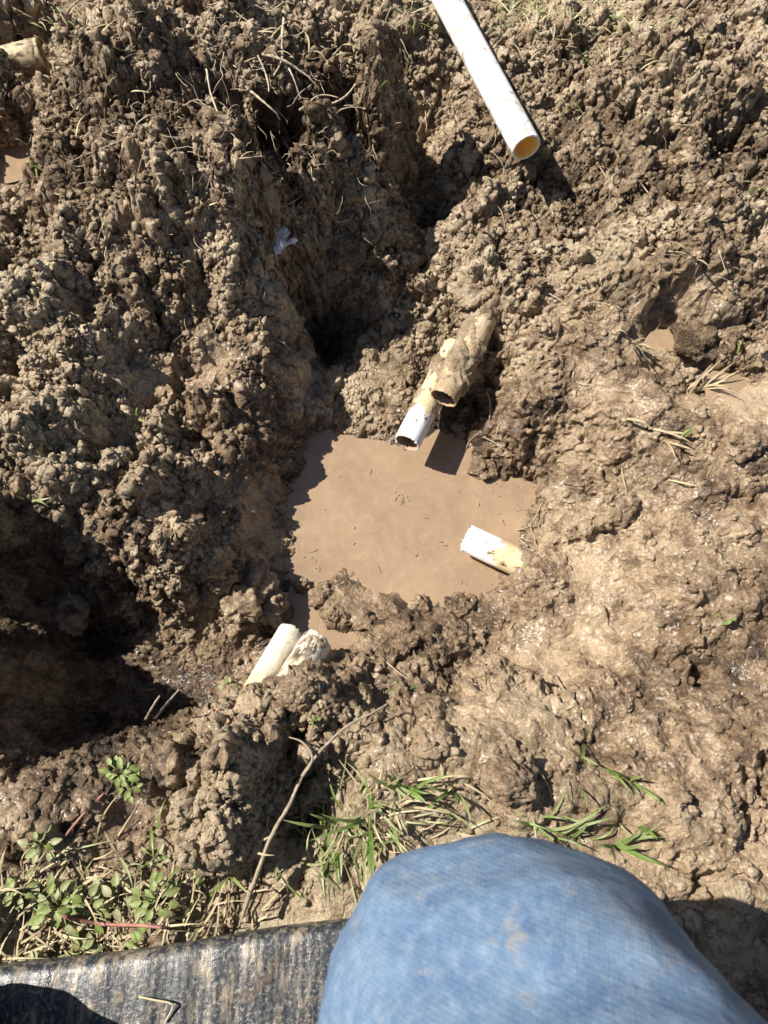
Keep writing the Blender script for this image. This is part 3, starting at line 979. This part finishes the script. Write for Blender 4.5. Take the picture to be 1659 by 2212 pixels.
stick('root', [z7(500, 810), z7(620, 770), z7(850, 740), z7(990, 680), z7(1070, 610), z7(1150, 505)], .0026, .0011, 'pale forked root reaching right over the shaded hollow', 'root', M_root, .0, .35,
      [[z7(500, 810), z7(600, 730), z7(700, 650), z7(820, 635), z7(950, 665)]], z=[.085, .09, .095, .095, .095, .1])
stick('root', [z7(70, 160), z7(330, 240), z7(470, 330), z7(620, 440), z7(735, 575)], .0022, .0010, 'knobbly pale root slanting down from the top of the spoil heap to the forked root', 'root', M_root, 0, .4, z=[.14, .135, .125, .115, .10])
stick('root', [z7(370, 310), z7(440, 460), z7(520, 690)], .0014, .0008, 'short thin root hanging just above the forked root', 'root', M_root, 0, .4, z=[.125, .12, .10])
stick('root', [z7(320, -250), z7(300, 30), z7(300, 230), z7(200, 420)], .0022, .0014, 'upright pale root near the top edge left of the shaded hollow', 'root', M_root, 0, .4, z=[.15, .145, .13, .12])
stick('root', [z7(-60, 590), z7(120, 740), z7(240, 850), z7(270, 920)], .0018, .001, 'mud coated root running down left of the forked root', 'root', M_root, 0, .4, z=[.125, .12, .11, .10])
stick('root', [z7(20, 180), z7(100, 350), z7(140, 500), z7(150, 600)], .0016, .001, 'thin root hanging below the top of the heap, leftmost of the pale ones', 'root', M_root, 0, .4, z=[.14, .13, .125, .12])
stick('root', [(446, 150), (455, 200), (478, 262)], .0016, .001, 'thin muddy root in the middle of the upper left heap', 'root', M_root, 0, .4, z=[.17, .165, .16])
stick('root', [(690, 395), (665, 410), (640, 432), (600, 452)], .0008, .0006, 'fine bright root above the white plastic scrap', 'root', M_root, .012, .2)
stick('twig', [(150, 350), (200, 328), (275, 298)], .0009, .0007, 'thin straight twig on the left side of the heap', 'twig', M_twig, .014, .1)
stick('twig', [z6(20, 1460), z6(60, 1330), z6(110, 1200), z6(200, 950), z6(280, 800), z6(350, 680), z6(430, 500), z6(520, 370), z6(620, 260), z6(760, 140), z6(900, 70), z6(1020, 0)], .0028, .0012,
      'long muddy twig running up from the rubber mat through the grass', 'twig', M_twig, .0, .22, [[z6(430, 500), z6(500, 380), z6(440, 270), z6(340, 230)]],
      z=[.015, .022, .034, .046, .052, .052, .046, .042, .038, .032, .026, .018])
stick('twig', [zz5(630, 895), zz5(660, 840), zz5(690, 795)], .0016, .001, 'short broken twig on the pit lip, left one of two', 'twig', M_twig, 0, .2, z=[.03, .055, .07])
stick('twig', [zz5(670, 890), zz5(720, 830), zz5(775, 765)], .0016, .0009, 'short broken twig on the pit lip, right one of two', 'twig', M_twig, 0, .2, z=[.03, .05, .07])
stick('runner_stem', [zz5(590, 875), zz5(640, 910), zz5(710, 945), zz5(800, 960)], .0012, .0009, 'pale straw coloured stem below the two broken twigs', 'stem', M_straw, .006, .1)
m_red = simple_mat('red_stem', (.24, .10, .08), (.36, .17, .13), 80, .5)
stick('runner_stem', [zz5(690, 910), zz5(780, 890), zz5(880, 890), zz5(950, 850)], .0013, .001, 'reddish creeping stem along the pit lip', 'stem', m_red, .006, .1)
stick('runner_stem', [zz7(250, 630), zz7(330, 655), zz7(450, 675), zz7(600, 680), zz7(700, 690)], .0022, .0018, 'pinkish creeping stem through the leafy weeds', 'stem', m_red, .022, .1)
stick('runner_stem', [zz7(450, 110), zz7(360, 200), zz7(285, 290)], .0018, .0014, 'dark red stem lying on wet mud above the leafy weeds', 'stem', m_red, .01, .1)
stick('twig', [(1140, 1180), (1110, 1150), (1145, 1135), (1170, 1090), (1185, 1060)], .0016, .001, 'forked muddy twig draped over the right pipe stub', 'twig', M_twig, .012, .3,
      [[(1145, 1135), (1155, 1170), (1162, 1190)], [(1118, 1188), (1150, 1186), (1200, 1196)], [(1118, 1188), (1130, 1205), (1170, 1215)]])
stick('twig', [(1003, 1010), (1010, 960), (1040, 930)], .0012, .0008, 'thin stick standing at the far right corner of the pool', 'twig', M_twig, .01, .2)
stick('twig', [(1190, 1060), (1165, 1130), (1150, 1200)], .001, .0008, 'fine root hanging across the bank beside the right stub', 'twig', M_twig, .012, .3)
stick('twig', [(1040, 942), (1075, 960), (1110, 985)], .0012, .0008, 'thin slanting stick behind the far right shore of the pool', 'twig', M_twig, .01, .2)
stick('twig', [(1110, 1345), (1085, 1385), (1068, 1410)], .0016, .0008, 'dark curved twig on the mud below the right stub', 'twig', M_twig, .006, .2)
stick('twig', [(1200, 1460), (1225, 1500), (1255, 1530)], .0022, .001, 'flat muddy twig right of the glossy mud hump', 'twig', M_twig, .006, .2)
stick('twig', [(835, 1430), (880, 1465), (940, 1480)], .0013, .0009, 'dark twig under the single grass blade', 'twig', M_twig, .01, .2)

# fine roots and fibres: uncountable
mb = MB()
for k in range(620):
    if k < 130:
        px, py = rnd.gauss(620, 120), rnd.gauss(140, 90)
    elif k < 480:
        px, py = rnd.gauss(430, 210), rnd.gauss(260, 170)
    elif k < 550:
        px, py = rnd.gauss(720, 90), rnd.gauss(420, 100)
    else:
        px, py = rnd.uniform(1050, 1640), rnd.uniform(60, 900)
    px, py = max(10, px), max(5, py)
    p = G(px, py, 0.004)
    a = rnd.uniform(0, 6.28)
    el = rnd.uniform(-.3, .6)
    L = rnd.uniform(.02, .07)
    ps, d = [p], Vector((math.cos(a), math.sin(a), el)).normalized()
    for i in range(7):
        d = (d + Vector((rnd.gauss(0, .3), rnd.gauss(0, .3), rnd.gauss(-.05, .3)))).normalized()
        p = p + d * (L / 7)
        zz = HT(p.x, p.y)
        if p.z < zz - .001: p.z = zz + .001
        ps.append(p.copy())
    r = rnd.choice([.0004, .0005, .0007, .001])
    mb.tube(ps, [r * (1 - .5 * i / 7) for i in range(8)], 5, rnd.random() * .6, .3)
tag(mb.build('fine_roots', M_root), 'fine pale roots and fibres sticking out of the spoil heap', 'fine roots', kind='stuff')

# ------------------------------------------------------------------ grass
def tuft(name, blades, label, cat, mat, w=.0035, zt=.03, group=None, stubs=0, off=0.0):
    """blades: (base px, base py, tip px, tip py[, tip height])"""
    mb = MB()
    for bl in blades:
        a = G(bl[0], bl[1], 0)
        ht = bl[4] if len(bl) > 4 else zt
        bz = HT(a.x, a.y)
        tip = P(bl[2], bl[3], bz + ht)
        mb.blade(a, tip, w * rnd.uniform(.75, 1.2), arch=rnd.uniform(.004, .012), t=rnd.random() ** 2 * .7, bend=rnd.uniform(-.004, .004))
    return tag(mb.build(name, mat), label, cat, group)


def Z6(lst): return [(*z6(a, b_), *z6(c, d), *r) for (a, b_, c, d, *r) in lst]
tuft('grass_tuft', Z6([(480, 890, 260, 800), (880, 800, 480, 945), (700, 860, 290, 800), (560, 870, 900, 800), (700, 840, 480, 760), (640, 790, 860, 900), (880, 800, 560, 760), (500, 700, 900, 590), (520, 700, 560, 860), (640, 880, 900, 830)]),
     'dense green grass tuft above the middle of the bare clay strip', 'grass tuft', M_grass, .0042, .04)
tuft('grass_tuft', Z6([(900, 830, 850, 470), (880, 900, 880, 1340), (900, 840, 920, 1330), (890, 880, 780, 1110), (870, 940, 900, 1180), (900, 700, 1000, 720)]), 'long upright grass blades left of the knee, nearest its round top', 'grass tuft', M_grass, .0045, .035)
tuft('grass_tuft', Z6([(560, 920, 540, 1240), (660, 930, 620, 1400), (650, 950, 680, 1280), (590, 1000, 600, 1400), (690, 940, 700, 1200), (560, 950, 585, 1330), (560, 1180, 620, 1040)]), 'straggly grass blades hanging down over the yellow clay', 'grass tuft', M_grass, .004, .025)
tuft('grass_tuft', Z6([(400, 540, 330, 400), (390, 545, 380, 455), (400, 550, 340, 545), (420, 560, 500, 640)]), 'small bright green sprout in the dark crevice beside the long twig', 'grass sprout', M_grass, .0045, .02)
tuft('grass_tuft', Z6([(1120, 600, 890, 480), (1130, 590, 1040, 450), (1110, 600, 1290, 690), (1150, 560, 1320, 620), (1200, 590, 1470, 490)]),
     'green grass blades above the left side of the knee top', 'grass tuft', M_grass, .0042, .03)
tuft('grass_tuft', Z6([(1480, 600, 1280, 560), (1480, 590, 1420, 560), (1485, 605, 1490, 700), (1490, 610, 1590, 820), (1470, 600, 1350, 650)]), 'grass blades straight above the rounded knee top', 'grass tuft', M_grass, .0042, .03)
tuft('grass_sprig', Z6([(1060, 830, 1140, 1060)]), 'single grass blade on yellow clay left of the knee top', 'grass blade', M_grass, .0042, .03)
tuft('grass_tuft', Z6([(520, 560, 1200, 540), (1190, 460, 1000, 570), (1160, 540, 1600, 500), (560, 700, 940, 770), (1050, 600, 860, 640), (480, 680, 720, 720), (560, 600, 500, 520)]), 'dry straw coloured stems lying across the middle grass', 'dry grass', M_straw, .003, .02)


def z8(x, y): return ((960 + x / 1.728) * .864, (1920 + y / 1.728) * .864)
def Z8(lst): return [(*z8(a, b_), *z8(c, d), *r) for (a, b_, c, d, *r) in lst]
tuft('grass_tuft', Z8([(1000, 335, 1195, 245), (1000, 330, 1225, 425), (990, 335, 920, 325), (1005, 330, 1100, 260), (1090, 250, 1180, 310), (985, 340, 1000, 420), (1000, 320, 1210, 300), (990, 330, 1110, 330)]), 'bright green grass tuft right of the knee top', 'grass tuft', M_grass, .0045, .035)
tuft('grass_tuft', Z8([(790, 300, 960, 160), (760, 290, 900, 200), (700, 265, 870, 215), (650, 265, 540, 230), (800, 305, 880, 240), (760, 280, 990, 215), (840, 80, 875, 175)]), 'green grass tuft peeking out behind the right of the knee top', 'grass tuft', M_grass, .0045, .035)
tuft('grass_tuft', Z8([(1060, 55, 930, 0), (1060, 55, 1120, 45), (1070, 60, 1220, 165), (1060, 50, 1080, 130), (1150, 100, 1180, 150), (960, 10, 1060, 110), (860, -110, 850, -30), (850, -50, 930, -10), (870, -120, 860, -200)]), 'thin grass sprig on wet mud up and right of the knee', 'grass sprig', M_grass, .0038, .03)
tuft('grass_tuft', Z8([(30, 60, 170, 150), (35, 62, 0, 30), (28, 60, 120, 140)]), 'two folded grass blades on the clay up and left of the knee top', 'grass tuft', M_grass, .004, .02)
tuft('grass_tuft', [(835, 1500, 862, 1468), (833, 1505, 880, 1480), (838, 1502, 905, 1478), (830, 1510, 850, 1490)], 'single bent grass sprig on the mud at the near middle', 'grass sprig', M_grass, .004, .02)
tuft('grass_tuft', [(980, 240, 1000, 295), (985, 235, 940, 250), (990, 240, 1010, 190), (985, 245, 982, 290)], 'muddy grass sprig beside the long white pipe', 'grass sprig', M_straw, .004, .02)
tuft('grass_tuft', [(840, 165, 852, 120), (835, 205, 850, 170), (838, 175, 820, 190)], 'green sprig on the heap between the pale roots and long white pipe', 'grass sprig', M_grass, .0035, .02)
tuft('grass_tuft', [(1225, 235, 1245, 228), (1222, 236, 1200, 225), (1224, 236, 1210, 250)], 'tiny grass sprig on the crumbly bank right of the long white pipe', 'grass sprig', M_grass, .003, .015)
tuft('grass_tuft', [(1345, 905, 1400, 915), (1430, 945, 1350, 905), (1425, 950, 1495, 970), (1430, 950, 1460, 990), (1400, 935, 1520, 945), (1395, 925, 1500, 960)], 'muddy straw sprig with one green blade on the right bank', 'grass sprig', M_straw, .0038, .02)
tuft('grass_tuft', [(1472, 948, 1498, 915), (1468, 948, 1500, 930)], 'bright green blades on the right bank beside the muddy straw', 'grass sprig', M_grass, .0038, .02)
tuft('grass_tuft', [(1500, 850, 1590, 780), (1480, 845, 1560, 775), (1520, 850, 1600, 800), (1490, 850, 1540, 785), (1505, 845, 1605, 860), (1480, 850, 1450, 790), (1510, 845, 1570, 820), (1500, 840, 1580, 840)], 'spiky tuft of dry straw standing beside the right puddles', 'dry grass', M_straw, .0038, .035)
tuft('grass_tuft', [(1365, 740, 1400, 735), (1360, 742, 1330, 715), (1370, 745, 1395, 780), (1362, 745, 1350, 770), (1368, 742, 1420, 760)], 'muddy star shaped straw sprig left of the dark clod on the right bank', 'grass sprig', M_straw, .0038, .018)
tuft('grass_tuft', [(1588, 735, 1602, 722), (1588, 735, 1590, 765), (1586, 738, 1600, 745)], 'small green sprout right of the dark clod on the right bank', 'grass sprout', M_grass, .0035, .015)
tuft('grass_tuft', [(1650, 410, 1580, 402), (1655, 415, 1620, 400), (1650, 418, 1659, 440), (1640, 412, 1600, 425)], 'green sprig in the dark gap at the right edge', 'grass sprig', M_grass, .004, .02)
tuft('grass_tuft', [(1560, 1345, 1590, 1350), (1555, 1342, 1545, 1330), (1560, 1348, 1580, 1338)], 'little green sprig in a crack at the right below the wet clods', 'grass sprig', M_grass, .0038, .012)
tuft('grass_tuft', [(1500, 560, 1440, 520), (1502, 562, 1430, 545), (1500, 562, 1535, 580)], 'pale dry blades on the right heap', 'dry grass', M_straw, .003, .015)
tuft('grass_tuft', [(60, 1080, 0, 1085), (65, 1083, 110, 1075), (70, 1085, 105, 1095), (62, 1082, 30, 1070)], 'thin green sprig at the left edge beside the pit', 'grass sprig', M_grass, .0035, .015)
tuft('grass_tuft', [(295, 905, 298, 880), (297, 905, 330, 915), (296, 905, 296, 932), (290, 903, 250, 900)], 'dark green sprig on the shaded mud slope left of the pool', 'grass sprig', M_grass, .0038, .018)
tuft('grass_tuft', [(76, 365, 80, 390), (78, 366, 74, 350), (77, 365, 95, 372)], 'small green blades on the far left side of the heap', 'grass sprig', M_grass, .0032, .015)
tuft('grass_tuft', [(640, 1430, 600, 1410), (640, 1430, 712, 1445), (640, 1430, 690, 1470)], 'curved grass blade arching over both near pipe stubs', 'grass sprig', M_grass, .0025, .03)
tuft('grass_tuft', [(*zz7(a, b_), *zz7(c, d)) for a, b_, c, d in [(850, 560, 875, 280), (870, 500, 980, 345), (850, 570, 800, 640), (860, 640, 700, 640), (900, 560, 990, 470), (860, 660, 820, 780), (990, 460, 1070, 540), (870, 520, 900, 410)]],
     'tall grass blades at the right end of the leafy weeds', 'grass tuft', M_grass, .0042, .04)

# mats of grass: uncountable
def mat_stuff(name, regions, label, mat, w=.0028, L=(.02, .06)):
    mb = MB()
    for (px, py, sx, sy, cnt, ang, spread) in regions:
        for k in range(cnt):
            a = G(rnd.gauss(px, sx), rnd.gauss(py, sy), 0)
            an = math.radians(ang) + rnd.gauss(0, spread)
            l = rnd.uniform(*L)
            mb.blade(a, a + Vector((math.cos(an) * l, math.sin(an) * l, rnd.uniform(.002, .02))), w * rnd.uniform(.6, 1.2), rnd.uniform(0, .01), rnd.random(), bend=rnd.uniform(-.006, .006), seg=6)
    return tag(mb.build(name, mat), label, 'grass', kind='stuff')


mat_stuff('grass', [(1250, 50, 70, 45, 110, 60, 1.2), (1130, 20, 50, 25, 30, 40, 1.4), (870, 15, 40, 20, 20, 40, 1.4), (100, 20, 70, 20, 30, 20, 1), (780, 1760, 90, 40, 60, 0, 1.6), (740, 1900, 50, 60, 24, 90, .5), (1180, 1770, 70, 20, 20, 10, 1), (300, 1850, 120, 60, 14, 0, 1.6), (1300, 150, 40, 60, 18, 50, 1)],
          'patchy green grass growing between the dug clods', M_grass)
mat_stuff('dry_grass', [(1250, 60, 75, 50, 170, 60, 1.2), (70, 30, 60, 30, 70, 20, .7), (900, 20, 60, 20, 40, 30, 1), (600, 80, 120, 60, 60, 60, 1), (160, 2020, 110, 55, 230, 60, .8), (170, 1930, 110, 50, 70, 60, 1), (780, 1770, 130, 50, 60, 10, 1.2), (480, 1960, 60, 60, 45, 70, .5),
                        (1300, 920, 160, 120, 20, 0, 1.6), (1100, 350, 200, 140, 14, 30, 1.5), (300, 400, 160, 150, 22, 30, 1.5), (60, 1950, 40, 60, 40, 60, .6)],
          'matted dry straw and dead blades on the soil', M_straw, .0022)


mb = MB()
ww = [(868, 1068), (855, 1078), (765, 1140), (765, 1175), (1035, 1090), (950, 1170), (770, 1253), (960, 1178), (735, 1030), (870, 1080), (700, 1100), (900, 1200), (820, 1230), (990, 1060), (680, 1190), (920, 1120), (800, 1020)]
for k in range(60):
    a, b_ = ww[k] if k < len(ww) else rnd.choice([(rnd.gauss(690, 25), rnd.gauss(1230, 30)), (rnd.gauss(870, 12), rnd.gauss(1072, 8)), (rnd.gauss(1090, 20), rnd.gauss(1090, 30)), (rnd.gauss(1000, 40), rnd.gauss(1270, 12))])
    c = P(a, b_, -.1995)
    an = rnd.uniform(0, 6.28)
    L = rnd.uniform(.002, .012) if k < len(ww) else rnd.uniform(.0008, .003)
    d = Vector((math.cos(an), math.sin(an), 0)) * L
    mb.tube([c - d * .5, c + Vector((rnd.uniform(-.001, .001), rnd.uniform(-.001, .001), .0005)), c + d * .5], rnd.uniform(.0004, .0009), 5, rnd.random() * .5, .3)
tag(mb.build('floating_debris', M_twig), 'tiny bits of straw and soil floating on the muddy pool', 'debris', kind='stuff')

# ------------------------------------------------------------------ weeds
def weed(px, py, n, size, label, spread=.02, lift=.012, seed=1, group=None, tone=.3):
    c = G(px, py, 0)
    e = empty('weed', c, label, 'weed', group)
    rs = random.Random(seed)
    lf, st = MB(), MB()
    n, size = int(n * 2.2), size * .52
    for k in range(n):
        a = 2 * math.pi * k / n * 1.618 + rs.uniform(-.4, .4)
        rr_ = spread * rs.uniform(.2, 1)
        base_ = Vector((math.cos(a) * rr_, math.sin(a) * rr_, lift * rs.uniform(.5, 1.6)))
        el = rs.uniform(-.2, .4)
        d = Vector((math.cos(a + rs.uniform(-.5, .5)), math.sin(a + rs.uniform(-.5, .5)), el))
        L = size * rs.uniform(.7, 1.15)
        lf.leaf(base_, d, L * rs.uniform(.5, .68), L, min(.8, tone * rs.random() * 1.9))
        st.tube([Vector((0, 0, -.004)), base_ * .5 + Vector((0, 0, .006)), base_ + d.normalized() * L * .1], .0008, 5)
    lf.build('foliage', M_leaf, e)
    st.build('stem', M_leaf, e)
    return e


weed(500, 1492, 11, .017, 'small leafy green rosette on the lip beside the chalky pipe stub', .008, .02, 3)
weed(270, 1672, 7, .024, 'bright leafy weed on wet mud above the weed patch', .014, .02, 4, tone=.1)
weed(290, 1702, 4, .020, 'darker small weed just below the bright leafy one', .01, .012, 5, tone=.1)
weed(680, 1560, 3, .011, 'two tiny green leaves in the crack above the long twig', .004, .008, 6, tone=0)
weed(105, 1825, 5, .026, 'pale broad weed leaf standing at the upper left of the weed patch', .014, .018, 7, tone=.4)
weed(60, 1925, 7, .026, 'weed with pale oval leaves at the far left edge', .018, .02, 8, tone=.4)
weed(140, 1955, 10, .028, 'leafy weed in the left half of the weed patch, above the creeping stem', .022, .022, 9)
weed(210, 1960, 8, .026, 'leafy weed with dark shaded leaves in the centre of the weed patch', .02, .022, 10)
weed(270, 1935, 9, .030, 'muddy broad leaved weed at the upper right of the weed patch', .022, .026, 11, tone=.5)
weed(350, 1945, 8, .030, 'weed with glossy green leaves at the right end of the weed patch', .02, .024, 12, tone=.15)
weed(325, 2035, 5, .024, 'weed with one bright shiny leaf right above the rubber mat', .014, .024, 13, tone=0)
weed(190, 2055, 6, .030, 'yellowish green weed at the mat edge below the creeping stem', .015, .02, 14, tone=.3)
weed(90, 2080, 5, .022, 'half dried small weed at the lower left above the mat', .015, .014, 15, tone=.7)
weed(340, 1850, 4, .018, 'small muddy weed on the slope between clods and weed patch', .012, .01, 16, tone=.7)

# ------------------------------------------------------------------ rubber mat
m, nt, b = new_mat('black_rubber')
co = objco(nt)
mp = N(nt, 'ShaderNodeMapping')
mp.inputs['Scale'].default_value = (1, 0.22, 1)
nt.links.new(co, mp.inputs[0])
streak = noise(nt, mp.outputs[0], 85, 5, .68, .5)
blot = noise(nt, co, 26, 4, .6, .5)
spk = noise(nt, co, 210, 4, .7)
k1 = math_(nt, 'MULTIPLY', mapr(nt, streak, .48, .62), mapr(nt, blot, .38, .6), True)
c = mixc(nt, mapr(nt, spk, .4, .7), (.014, .017, .021), (.058, .065, .074))
c = mixc(nt, math_(nt, 'MULTIPLY', k1, .85), c, (.36, .29, .20))
c = mixc(nt, mapr(nt, spk, .54, .68, 0, .75), c, (.30, .25, .18))
c = mixc(nt, math_(nt, 'MULTIPLY', mapr(nt, blot, .56, .68), .5), c, (.17, .12, .08))
nt.links.new(c, b.inputs['Base Color'])
nt.links.new(mapr(nt, blot, .4, .65, .42, .24), b.inputs['Roughness'])
b.inputs['Specular IOR Level'].default_value = .55
p = bump(nt, None, streak, .3, .003)
bump(nt, b, spk, .5, .0015, p)
M_rubber = m
# a thick pad, rounded edge, fine ribs across the edge
edge = [(-330, 2105), (-120, 2098), (0, 2090), (150, 2076), (300, 2058), (450, 2034), (600, 2010), (760, 1992), (900, 1985), (1050, 1990)]
ZM = .038
ep = smooth_path([P(a, b_, ZM) for a, b_ in edge], 40)
prof = [(0.000, -.030), (-.002, -.020), (-.001, -.010), (.002, -.004), (.006, -.001), (.012, 0), (.03, .0005), (.06, 0), (.10, 0), (.14, 0), (.18, 0), (.21, -.002), (.215, -.030)]
V, Fq = [], []
for i, p in enumerate(ep):
    rib = .00012 * math.sin(p.x * 610 + 4 * math.sin(p.x * 57)) + .0005 * math.sin(p.x * 141 + 1.3 * math.sin(p.x * 31))
    for (d, h) in prof:
        V.append((p.x, p.y - d, p.z + h + (rib if 0 <= d < .2 else 0)))
np_ = len(prof)
for i in range(len(ep) - 1):
    for k in range(np_ - 1):
        a = i * np_ + k
        Fq.append((a, a + 1, a + np_ + 1, a + np_))
    Fq.append((i * np_ + np_ - 1, i * np_, (i + 1) * np_, (i + 1) * np_ + np_ - 1))
Fq.append(tuple(range(np_))[::-1])
Fq.append(tuple((len(ep) - 1) * np_ + k for k in range(np_)))
mt = mesh_np('rubber_mat', V, Fq, M_rubber)
tag(mt, 'mud streaked black rubber kneeling mat at the lower left', 'rubber mat')
mb = MB()
mb.tube(smooth_path([P(*zz7(600, 988), ZM + .004), P(*zz7(670, 1003), ZM + .007), P(*zz7(745, 1020), ZM + .008), P(*zz7(735, 1060), ZM + .004), P(*zz7(712, 1100), ZM + .003)], 3), .0011, 6, .9)
tag(mb.build('straw_bit', M_straw), 'bent pale straw lying on the black rubber mat', 'straw')

# ------------------------------------------------------------------ person: jeans and boots of someone half kneeling
m, nt, b = new_mat('muddy_denim')
co = objco(nt)
n1 = noise(nt, co, 24, 6, .7, .3)
n2 = noise(nt, co, 150, 4, .7)
c = ramp(nt, n1, [(.30, (.060, .108, .195)), (.5, (.105, .165, .245)), (.70, (.175, .235, .300))])
mp = N(nt, 'ShaderNodeMapping')
mp.inputs['Rotation'].default_value = (0, 0, .35)
nt.links.new(co, mp.inputs[0])
w1 = N(nt, 'ShaderNodeTexWave', Scale=150, Distortion=1.2, Detail=2)
w1.bands_direction = 'Y'
nt.links.new(mp.outputs[0], w1.inputs['Vector'])
w2 = N(nt, 'ShaderNodeTexWave', Scale=160, Distortion=1.2, Detail=2)
w2.bands_direction = 'X'
nt.links.new(mp.outputs[0], w2.inputs['Vector'])
wv = math_(nt, 'ADD', math_(nt, 'MULTIPLY', w1.outputs['Fac'], .6), math_(nt, 'MULTIPLY', w2.outputs['Fac'], .4))
c = mixc(nt, mapr(nt, wv, .2, .8, .34, 0), c, (.07, .12, .22))
c = mixc(nt, mapr(nt, n2, .45, .80, 0, .30), c, (.36, .43, .50))
md = noise(nt, co, 55, 5, .6, .2)
c = mixc(nt, mapr(nt, md, .60, .74, 0, .5), c, (.33, .27, .20))
md2 = noise(nt, co, 9, 4, .6, .2)
c = mixc(nt, mapr(nt, md2, .52, .72, 0, .40), c, (.25, .22, .20))
nt.links.new(c, b.inputs['Base Color'])
b.inputs['Roughness'].default_value = .85
b.inputs['Specular IOR Level'].default_value = .2
p = bump(nt, None, n1, .5, .006)
bump(nt, b, wv, .25, .0005, p)
M_denim = m
M_boot = simple_mat('boot_leather', (.07, .045, .028), (.14, .095, .06), 60, .6, .5, .002)

person = empty('person', (0.1, -0.35, 0), 'person half kneeling in mud spattered blue jeans, knee raised at the bottom of the view', 'person')


def chain(pts_, step=.012):
    """points with radii -> dense list of spheres"""
    out = []
    for (a, ra), (b_, rb) in zip(pts_[:-1], pts_[1:]):
        a, b_ = Vector(a), Vector(b_)
        k = max(2, int((b_ - a).length / step))
        for i in range(k + 1):
            t = i / k
            out.append((a.lerp(b_, t), ra + (rb - ra) * t))
    return out


KNEE = PD(1044, 1932, .455)
T1 = PD(1026, 2060, .425)
T2 = PD(1122, 2260, .375)
print('knee', KNEE, T1, T2)
hipR = T2 + (T2 - T1).normalized() * .26 + Vector((0, 0, -.03))
KC = KNEE + Vector((0, 0, -.0))
footR = Vector((KC.x + .02, KC.y - .28, .10))
legR = [((KC.x, KC.y - .012, KC.z - .012), .043), ((T1.x, T1.y, T1.z), .052), ((T2.x, T2.y, T2.z), .098), (hipR, .115)]
shinR = [((KC.x, KC.y - .012, KC.z - .012), .043), ((KC.x, KC.y - .03, KC.z - .10), .048), ((KC.x + .01, KC.y - .13, KC.z - .2), .052), (footR + Vector((0, 0, .03)), .055)]
pel = hipR + Vector((-.12, -.02, .02))
hipL = hipR + Vector((-.22, -.02, 0))
kneeL = Vector((-.44, -.215, .125))
footL = Vector((-.42, -.72, .09))
spheres = chain(legR) + chain(shinR) + chain([(hipR, .115), (pel, .125), (hipL, .115)]) + chain([(hipL, .115), (kneeL + Vector((.02, -.05, .1)), .08), (kneeL, .068)]) + chain([(kneeL, .068), (kneeL.lerp(footL, .4), .062), (footL, .05)]) + chain([(pel, .125), (pel + Vector((0, -.0, .12)), .13)])
uv, uf = ico(3)
allv = np.concatenate([uv * r + np.array(c_[:]) for c_, r in spheres])
allf = np.concatenate([uf + k * len(uv) for k in range(len(spheres))])
tmp = mesh_np('tmp', allv, allf)
md_ = tmp.modifiers.new('r', 'REMESH')
md_.mode = 'VOXEL'
md_.voxel_size = .006
sm = tmp.modifiers.new('s', 'SMOOTH')
sm.factor = .6
sm.iterations = 14
dg = bpy.context.evaluated_depsgraph_get()
me = bpy.data.meshes.new_from_object(tmp.evaluated_get(dg))
bpy.data.objects.remove(tmp)
nv = len(me.vertices)
vc = np.empty(nv * 3, dtype=np.float32)
me.vertices.foreach_get('co', vc)
vc = vc.reshape(-1, 3)
nr_ = np.array([v.normal[:] for v in me.vertices])
wr = fbm3(vc * np.array([1, 1.6, 1]), .09, 3, 4) * .007 + (1 - np.abs(perlin3(vc * np.array([.7, 2.2, 1]), .07, 9))) * .0055
vc = vc + nr_ * wr[:, None]
vc = vc - np.array(person.location[:])
me.vertices.foreach_set('co', vc.astype(np.float32).ravel())
me.polygons.foreach_set('use_smooth', np.full(len(me.polygons), True))
me.materials.clear()
me.materials.append(M_denim)
me.name = 'jeans'
me.update()
jeans = bpy.data.objects.new('jeans', me)
col.objects.link(jeans)
jeans.parent = person


def boot(c, ang):
    """ankle boot with sole, toe along local +Y"""
    V, Fb = [], []
    secs = [(-.10, .030, .10, .0), (-.085, .038, .14, 0), (-.04, .042, .15, 0), (0, .044, .13, 0), (.04, .046, .085, 0), (.09, .05, .065, 0), (.14, .050, .055, 0), (.18, .042, .045, 0), (.20, .024, .030, 0)]
    n_ = 20
    for (y, w, h, _) in secs:
        for k in range(n_):
            a = 2 * math.pi * k / n_
            ca, sa_ = math.cos(a), math.sin(a)
            V.append((w * (abs(ca) ** .8) * (1 if ca > 0 else -1), y, h / 2 + h / 2 * (abs(sa_) ** .7) * (1 if sa_ > 0 else -1)))
    for i in range(len(secs) - 1):
        for k in range(n_):
            Fb.append((i * n_ + k, i * n_ + (k + 1) % n_, (i + 1) * n_ + (k + 1) % n_, (i + 1) * n_ + k)[::-1])
    Fb.append(tuple(range(n_)))
    Fb.append(tuple((len(secs) - 1) * n_ + k for k in range(n_))[::-1])
    o = mesh_np('boot', V, Fb, M_boot, True, None, person)
    o.location = Vector(c) - person.location
    o.rotation_euler = (0, 0, ang)
    return o


boot((footR.x, footR.y, max(.0, HT(footR.x, footR.y) + .002)), .1)
boot((footL.x, footL.y - .03, 0.0), 3.3)
